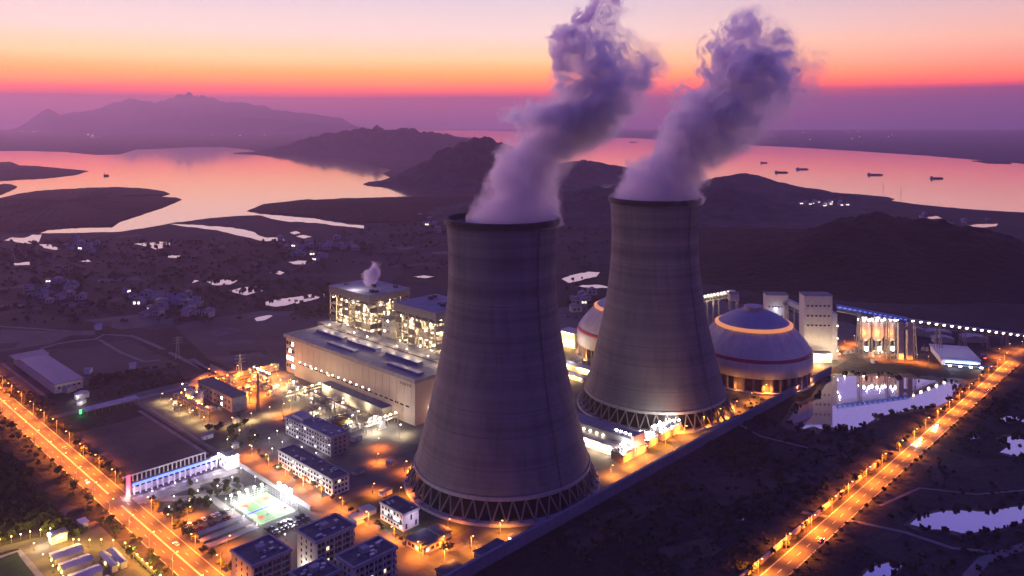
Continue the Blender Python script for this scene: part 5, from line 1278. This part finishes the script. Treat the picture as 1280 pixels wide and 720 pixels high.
t = site('depot_house', 'small white depot house under bright lamps at the corner road bend', 'house', -254, 10); bx('wall', white_wall, t, 0, 8, 0, 6, 0, 4.5); bx('roof', grey_roof, t, -.5, 8.5, -.5, 6.5, 4.5, 5); bx('floodlight', g_white, t, -1, 0, 2, 4, 4.6, 6); light(t, (-4, 2, 5), 4500, WHT); light(t, (4, -3, 4), 3000, YEL)
t = site('verge_hut', 'white topped hut on the verge triangle where the side road meets the main road', 'hut', -236, 18); bx('wall', white_wall, t, 0, 4, 0, 7, 0, 2.6); bx('roof', mat('white_roof', (.6, .58, .6)), t, -.4, 4.4, -.4, 7.4, 2.6, 3.0)
# ================================================================ UPPER LEFT SHEDS
t = site('long_shed', 'very long blue grey roofed shed beyond the main road at the left', 'shed', -173, 284); bx('wall', cream_wall, t, .5, 23.5, .5, 125, 0, 8); bx('roof', mat('slate_blue_roof', (.15, .16, .24), .6, .1, .15, .05, streak=(1, .1, 1)), t, 0, 24, 0, 105, 8, 8.8); bx('end_roof', mat('old_grey_roof', (.22, .20, .23), .7), t, -3, 27, 105.2, 128, 8, 8.7); windows(t, 2, 1.5, grid(5, 2, 22, (4,)), '-v')
struct(strip('shed_lane', [P(-180, 280), P(-180, 420)], 3, .08, track_mat, 10))
for i, (px, py, w, d, h, lab) in enumerate(((96, 500, 10, 6, 4, 'white lit low shed by the green sign on the access road'), (84, 492, 9, 7, 4, 'grey roofed store between the white lit shed and the long blue grey shed'), (101, 507, 7, 4, 3, 'small pale kiosk right beside the green sign'), (112, 468, 8, 5, 4, 'white roofed hut in the grass right of the long blue grey shed'), (170, 461, 8, 6, 4, 'tiny dark hut at the bend of the field track'), (128, 412, 10, 6, 5, 'pale hut where the field tracks meet'))):
    t = thing('field_hut', lab, 'hut', G(px, py), ROT+(.3*i)); bx('wall', white_wall if i != 1 else grey_wall, t, 0, w, 0, d, 0, h); MB().gable(-.4, w+.4, -.4, d+.4, h, h+.2, h+1.6).build('roof', metal_roof, t)
    if i in (0, 2): light(t, (-2, -2, 4), 2600, WHT)
t = site('green_sign', 'small glowing green sign at the kink of the access road', 'sign', -174, 214); bx('panel', g_green, t, -1, 1, -.2, .2, 1, 4.5); bx('post', steel, t, -.2, .2, -.15, .15, 0, 1); light(t, (-1, -3, 3), 1600, (.1, 1, .25))
t = site('long_canopy', 'long bluish flat canopy beside the access road above the bare field', 'canopy', -172, 206); bx('roof', mat('canopy_roof', (.26, .25, .32), .6, 0, .35, .2), t, 0, 42, 0, 11, 4.4, 4.8); b = MB()
for i in range(8):
    for y in (1, 10): b.bar((1+i*5.7, y, 0), (1+i*5.7, y, 4.4), .15, 5)
b.bar((1, 1, 4.2), (41, 1, 4.2), .12, 4); b.bar((1, 10, 4.2), (41, 10, 4.2), .12, 4); b.bar((1, 1, 4.2), (1, 10, 4.2), .12, 4); b.build('post_frame', steel, t)
for i, (px, py) in enumerate(((130, 503), (160, 497))):
    t = thing('utility_pole', ('left', 'right')[i]+' wooden utility pole of the two along the access road', 'pole', G(px, py)); MB().bar((0, 0, 0), (0, 0, 11), .16, 5, .1).build('shaft', bark, t); MB().bar((-1.4, 0, 10), (1.4, 0, 10), .08, 4).build('cross_arm', bark, t)

# ================================================================ SMALL PLANT EQUIPMENT
def make_skid(seed):
    r = random.Random(seed); t = thing('equipment_skid', '', 'equipment'); L, W = r.uniform(5, 8), r.uniform(3, 4.5)
    bx('base', concrete, t, 0, L, 0, W, 0, .4); bx('cabinet', (grey_wall, white_wall, steel)[seed % 3], t, .3, L*.4, .3, W-.4, .4, r.uniform(2.2, 4))
    MB().bar((L*.5, W*.5, 1.5), (L-.3, W*.5, 1.5), W*.26, 10).build('vessel', galv, t)
    MB().bar((L*.62, W*.5, 1.5), (L*.62, W*.5, r.uniform(4, 6.5)), .25, 6).build('stack', steel, t)
    b = MB(); b.bar((0, W-.2, 3), (L, W-.2, 3), .14, 5)
    for x in (.2, L-.2): b.bar((x, W-.2, .4), (x, W-.2, 3.1), .12, 5)
    b.build('pipe', MATS['ochre_pipe'], t); return t
SK = [make_skid(i) for i in range(4)]; sku = set(); rk = random.Random(8)
def skid(u, v, label, group):
    k = rk.randrange(4); put(SK[k], k in sku, P(u, v), ROT+rk.choice((0, PI/2, PI)), label, group, rk.uniform(.9, 1.5)); sku.add(k)
for _ in range(30): skid(rk.uniform(-62, -14), rk.uniform(140, 204), 'pipe and vessel skid in the deep orange yard left of the turbine hall', 'equipment skids in the orange yard')
for _ in range(24): skid(rk.uniform(-46, -14), rk.uniform(20, 130), 'pipe and vessel skid among the transformers in front of the turbine hall', 'equipment skids among the transformers')
for _ in range(10): skid(rk.uniform(-118, -92), rk.uniform(140, 190), 'pipe and vessel skid by the slim columns of the process yard', 'equipment skids by the slim columns')
for _ in range(14): skid(rk.uniform(176, 290), rk.uniform(-44, 40), 'pipe and vessel skid in the lit yard seen between the towers', 'equipment skids between the towers')
for i in range(12):
    u, v = uvof(G(rk.uniform(1045, 1165), rk.uniform(436, 456))); skid(u, v, 'pipe and vessel skid on the orange ground by the ash silos', 'equipment skids by the ash silos')
row(lq, True, [(-40, 190, 0), (-52, 170, 0), (-30, 186, .5), (-24, 168, 0), (-66, 140, 0), (-46, 148, 1), (-76, 212, 0), (-60, 228, 0)], 'deep orange lamp between the skids of the yard left of the turbine hall', 'lamps between the skids')
def make_booth(seed):
    r = random.Random(seed); t = thing('utility_hut', '', 'hut'); L, W, h = r.uniform(4, 9), r.uniform(3, 5), r.uniform(2.6, 3.6)
    bx('wall', (white_wall, grey_wall, cream_wall)[seed % 3], t, .2, L-.2, .2, W-.2, 0, h); bx('roof', (grey_roof, metal_roof, dark_roof)[seed % 3], t, 0, L, 0, W, h, h+.3); bx('door', steel, t, L*.3, L*.3+1, .1, .198, 0, 2); return t
BO = [make_booth(i) for i in range(3)]; bu = set()
for i, (u, v, lab) in enumerate(((-128, 92, 'utility hut on the worn lawn left of the grey office'), (-96, 106, 'utility hut beside the yellow lit edge of the process yard'), (-84, -40, 'utility hut on bare ground behind the white office end'), (-90, -78, 'utility hut behind the small white block'), (-60, -46, 'utility hut by the left foot of the nearer tower'), (-176, -92, 'utility hut between the carports and the front left apartments'), (-134, -100, 'utility hut beside the inner road behind the apartments'), (-120, 60, 'utility hut at the bend of the inner road'), (-64, 84, 'utility hut behind the grey office block'), (-52, 8, 'utility hut at the right end of the grey office block'))):
    k = i % 3; put(BO[k], k in bu, P(u, v), ROT, lab, 'utility huts around the plant'); bu.add(k)
# ================================================================ VILLAGES, FAR LIGHTS, BOATS
rv = random.Random(5)
def make_house(lit):
    t = thing('village_house', '', 'house'); MB().gable(0, 11, 0, 8, 0, 6, 6.2).build('wall', mat('village_wall', (.38, .35, .34), .8, 0, .2, .1), t)
    MB().quad((-.5, -.5, 5.9), (5.5, -.5, 8.4), (5.5, 8.5, 8.4), (-.5, 8.5, 5.9)).quad((5.5, -.5, 8.4), (11.5, -.5, 5.9), (11.5, 8.5, 5.9), (5.5, 8.5, 8.4)).build('roof', mat('village_roof', (.20, .18, .20), .7, 0, .3, .1), t)
    if lit:
        bx('window', glow('village_window', (1, .82, .62), 4.5), t, 2, 4.2, -.15, -.002, 2, 4.2); bx('window', glow('village_window', (1, .82, .62), 9), t, 6.5, 8.5, -.15, -.002, 2, 4.2)
    else:
        bx('window', glass, t, 2, 4, -.1, -.002, 2, 4); bx('window', glass, t, 6.5, 8.5, -.1, -.002, 2, 4)
    return t
H = [make_house(False), make_house(True)]; hu = set()
VIL = [('village in the dark plain left of the boiler houses', 150, 262, 366, 396, 34, .12), ('village among ponds far behind the left boiler house', 330, 440, 296, 326, 30, .3), ('hamlet behind the long lake inlet on the left', 60, 135, 298, 322, 14, .25), ('hamlet along the dark plain at the far left', 5, 110, 345, 382, 16, .1),
       ('bright village by the river on the right', 985, 1062, 249, 262, 34, .75), ('hamlet between the boiler house and the nearer tower', 515, 552, 258, 300, 10, .4), ('hamlet on the shore strip right of the lit village', 1100, 1270, 268, 292, 12, .3), ('hamlet in the gap between the two towers', 702, 745, 360, 392, 8, .1)]
for nm, x0, x1, y0, y1, n, pl in VIL:
    for i in range(n):
        px = x0+(x1-x0)*min(1, max(0, rv.gauss(.5, .24))); py = y0+(y1-y0)*min(1, max(0, rv.gauss(.5, .26)))
        k = 1 if rv.random() < pl else 0; s = rv.uniform(.8, 1.25)
        z = 0
        put(H[k], k in hu, G(px, py)+Vector((0, 0, z)), rv.choice((0, .3, -.4, 1.4)), ('house with lit windows in the ' if k else 'unlit house in the ')+nm, 'houses: '+nm, s); hu.add(k)
def make_far():
    t = thing('lit_building', '', 'building'); bx('wall', mat('far_wall', (.4, .36, .36), .8), t, 0, 26, 0, 14, 0, 12); bx('roof', grey_roof, t, -.5, 26.5, -.5, 14.5, 12, 13); bx('window_band', glow('far_window', (1, .70, .58), 2.5), t, 2, 24, -.3, -.002, 3, 10); return t
F = make_far(); n = 0
for nm, x0, x1, y0, y1, cnt in (('on the far lake shore at the left edge', 20, 64, 158.5, 163, 7), ('on the far lake shore below the mountains', 108, 145, 156, 172, 9), ('under the ridge behind the lake', 185, 225, 152, 166, 7), ('on the wooded shore in the middle distance', 262, 345, 156, 172, 14), ('on the low shore by the thin river strip', 425, 450, 161, 165, 5), ('on the far bank of the broad river', 995, 1130, 164, 176, 9)):
    for i in range(cnt):
        px, py = rv.uniform(x0, x1), rv.uniform(y0, y1); p = G(px, max(py, 165)); p.z = max(0, CAMH-(py-150)/1000*p.y)*0
        s = p.y/11000*rv.uniform(.5, 1.1)
        put(F, n > 0, p, rv.uniform(-.3, .3), 'tiny lit building '+nm, 'far lit buildings '+nm, s); n += 1
for i, (px, py, L, lab) in enumerate(((1094, 219, 66, 'long low cargo barge alone in the middle of the river'), (1171, 223.5, 56, 'cargo barge nearest the right edge of the river'), (1003, 212, 66, 'cargo barge behind a second barge near the ragged plume'), (977, 216, 60, 'cargo barge just left of another barge near the ragged plume'), (955, 204, 40, 'small barge beside the ragged steam plume'), (792, 178, 90, 'tiny barge in the far river between the two plumes'), (133, 220, 24, 'small boat in the lake by the left island tip'))):
    t = thing('barge', lab, 'barge', G(px, py), .15*(i % 3)-.1); w = L*.16
    MB().prism([(-L/2, -w/2), (L*.4, -w/2), (L/2, 0), (L*.4, w/2), (-L/2, w/2)], .7, 4.5).build('hull', dark_steel, t); bx('deckhouse', grey_wall, t, -L*.46, -L*.32, -w*.36, w*.36, 4.5, 11); bx('cargo_hold', mat('barge_cargo', (.08, .07, .07), .9), t, -L*.26, L*.36, -w*.38, w*.38, 4.5, 6.5)
t = thing('river_mast', 'thin crossing mast rising from the shore by the thin river strip', 'mast', G(511, 168)); MB().bar((0, 0, 0), (0, 0, 190), 7, 4, 2).build('lattice', steel, t)
for i, (px, py, h) in enumerate(((300, 478, 26), (862, 440, 30), (222, 448, 22), (1104, 246, 40), (1126, 250, 34))):
    t = thing('power_pylon', ('slim pylon behind the brown park wall', 'slim pylon behind the farther tower', 'slim pylon beside the field track', 'left hand pylon of two on the river shore ridge', 'right hand pylon of two on the river shore ridge')[i], 'pylon', G(px, py), .4); b = MB()
    for s in (-1, 1):
        for q in (-1, 1): b.bar((s*2, q*2, 0), (s*.4, q*.4, h), .16, 3)
    for k in (.72, .84, .95): b.bar((-4.5, 0, h*k), (4.5, 0, h*k), .16, 3)
    for k in range(6): b.bar((-2+k*.26, -2+k*.26, h*k/6), (2-(k+1)*.26, 2-(k+1)*.26, h*(k+1)/6), .12, 3)
    b.build('lattice', galv, t)
# ================================================================ SCRUB: uncountable ground cover
def scrub(name, regions, m, seed, size):
    rnd = random.Random(seed); b = MB()
    for poly, n in regions:
        us = [p[0] for p in poly]; vs = [p[1] for p in poly]
        for _ in range(n):
            u, v = rnd.uniform(min(us), max(us)), rnd.uniform(min(vs), max(vs))
            ins = False; j = len(poly)-1
            for i in range(len(poly)):
                if (poly[i][1] > v) != (poly[j][1] > v) and u < (poly[j][0]-poly[i][0])*(v-poly[i][1])/(poly[j][1]-poly[i][1])+poly[i][0]: ins = not ins
                j = i
            p = P(u, v)
            if not ins or noise.noise(p*.02) + .5*noise.noise(p*.07) < rnd.uniform(-.45, .35): continue
            s = size*rnd.uniform(.4, 1.3)*(1+max(0, noise.noise(p*.011)))
            for k in range(5):
                a = rnd.uniform(0, 6.28); c, d = math.cos(a)*s, math.sin(a)*s; o = Vector((rnd.uniform(-s, s), rnd.uniform(-s, s), 0))
                b.quad(p+o+Vector((-c, -d, -.1)), p+o+Vector((c, d, -.1)), p+o+Vector((c*.6-d*.4, d*.6+c*.4, s*rnd.uniform(.7, 1.7))), p+o+Vector((-c*.5-d*.5, -d*.5+c*.5, s*rnd.uniform(.7, 1.5))))
    o = b.build(name, m); o['kind'] = 'stuff'; return o
def pxuv(px): return [uvof(G(x, y)) for x, y in px]
scrub('scrub', [(pxuv([(700,668),(870,570),(985,538),(1085,535),(1110,545),(1075,572),(925,720),(620,722)]), 2300), (pxuv([(1030,722),(1140,610),(1240,500),(1300,470),(1300,635),(1130,640),(1060,722)]), 1300), (pxuv([(1120,668),(1300,660),(1300,722),(1130,722)]), 400)], leaf_a, 31, 1.0)
scrub('wood', [(pxuv([(-30,520),(70,645),(0,676),(-30,676)]), 2600), (pxuv([(60,642),(100,668),(62,664)]), 300)], leaf_a, 32, 2.2)
scrub('scrub', [(pxuv([(120,470),(215,455),(240,475),(120,500),(110,480)]), 700), (pxuv([(-20,470),(70,500),(60,520),(-20,480)]), 500), (pxuv([(880,505),(1000,480),(985,530),(880,560)]), 500), (pxuv([(1060,462),(1170,470),(1050,468)]), 200)], leaf_c, 33, 1.1)
scrub('hedgerow', [(pxuv([(0,300),(400,300),(420,400),(100,405),(0,400)]), 5200), (pxuv([(420,290),(560,270),(560,340),(420,330)]), 1500), (pxuv([(700,280),(765,280),(760,400),(700,400)]), 900)], leaf_b, 34, 2.0)

b = MB(); rr = random.Random(41)
for px in NEARP:
    cx_ = sum(p[0] for p in px)/len(px); cy_ = sum(p[1] for p in px)/len(px)
    for i in range(len(px)):
        (x0, y0), (x1, y1) = px[i], px[(i+1) % len(px)]; n_ = int(math.hypot(x1-x0, (y1-y0)*2)*1.0)
        for j in range(n_):
            f = rr.random(); x = x0+(x1-x0)*f; y = y0+(y1-y0)*f; x += (x-cx_)*rr.uniform(-.05, .05); y += (y-cy_)*rr.uniform(-.10, .10)
            if noise.noise(Vector((x*.08, y*.16, 2))) < .12: continue
            p = G(x, y); s = rr.uniform(.5, 1.3)
            for k in range(3):
                a = rr.uniform(0, 6.28); c, d = math.cos(a)*s*.8, math.sin(a)*s*.8
                b.quad(p+Vector((-c, -d, 0)), p+Vector((c, d, 0)), p+Vector((c*1.2, d*1.2, s*rr.uniform(1, 2.0))), p+Vector((-c*.8, -d*.8, s*rr.uniform(1, 2.2))))
b.build('reeds', leaf_c)['kind'] = 'stuff'
# ================================================================ EVENING HAZE
hz = MB().box(-15500, 15500, -3000, 20500, -4, 735).build('haze', bpy.data.materials.new('haze'))
hz['kind'] = 'stuff'
hm = hz.data.materials[0]; hm.use_nodes = True; hm.node_tree.nodes.clear()
hv = N(hm.node_tree, 'ShaderNodeVolumePrincipled'); ho = N(hm.node_tree, 'ShaderNodeOutputMaterial')
hv.inputs['Density'].default_value = 8e-5; hv.inputs['Color'].default_value = (.92, .67, .79, 1); hv.inputs['Anisotropy'].default_value = .45
hm.node_tree.links.new(hv.outputs[0], ho.inputs['Volume'])
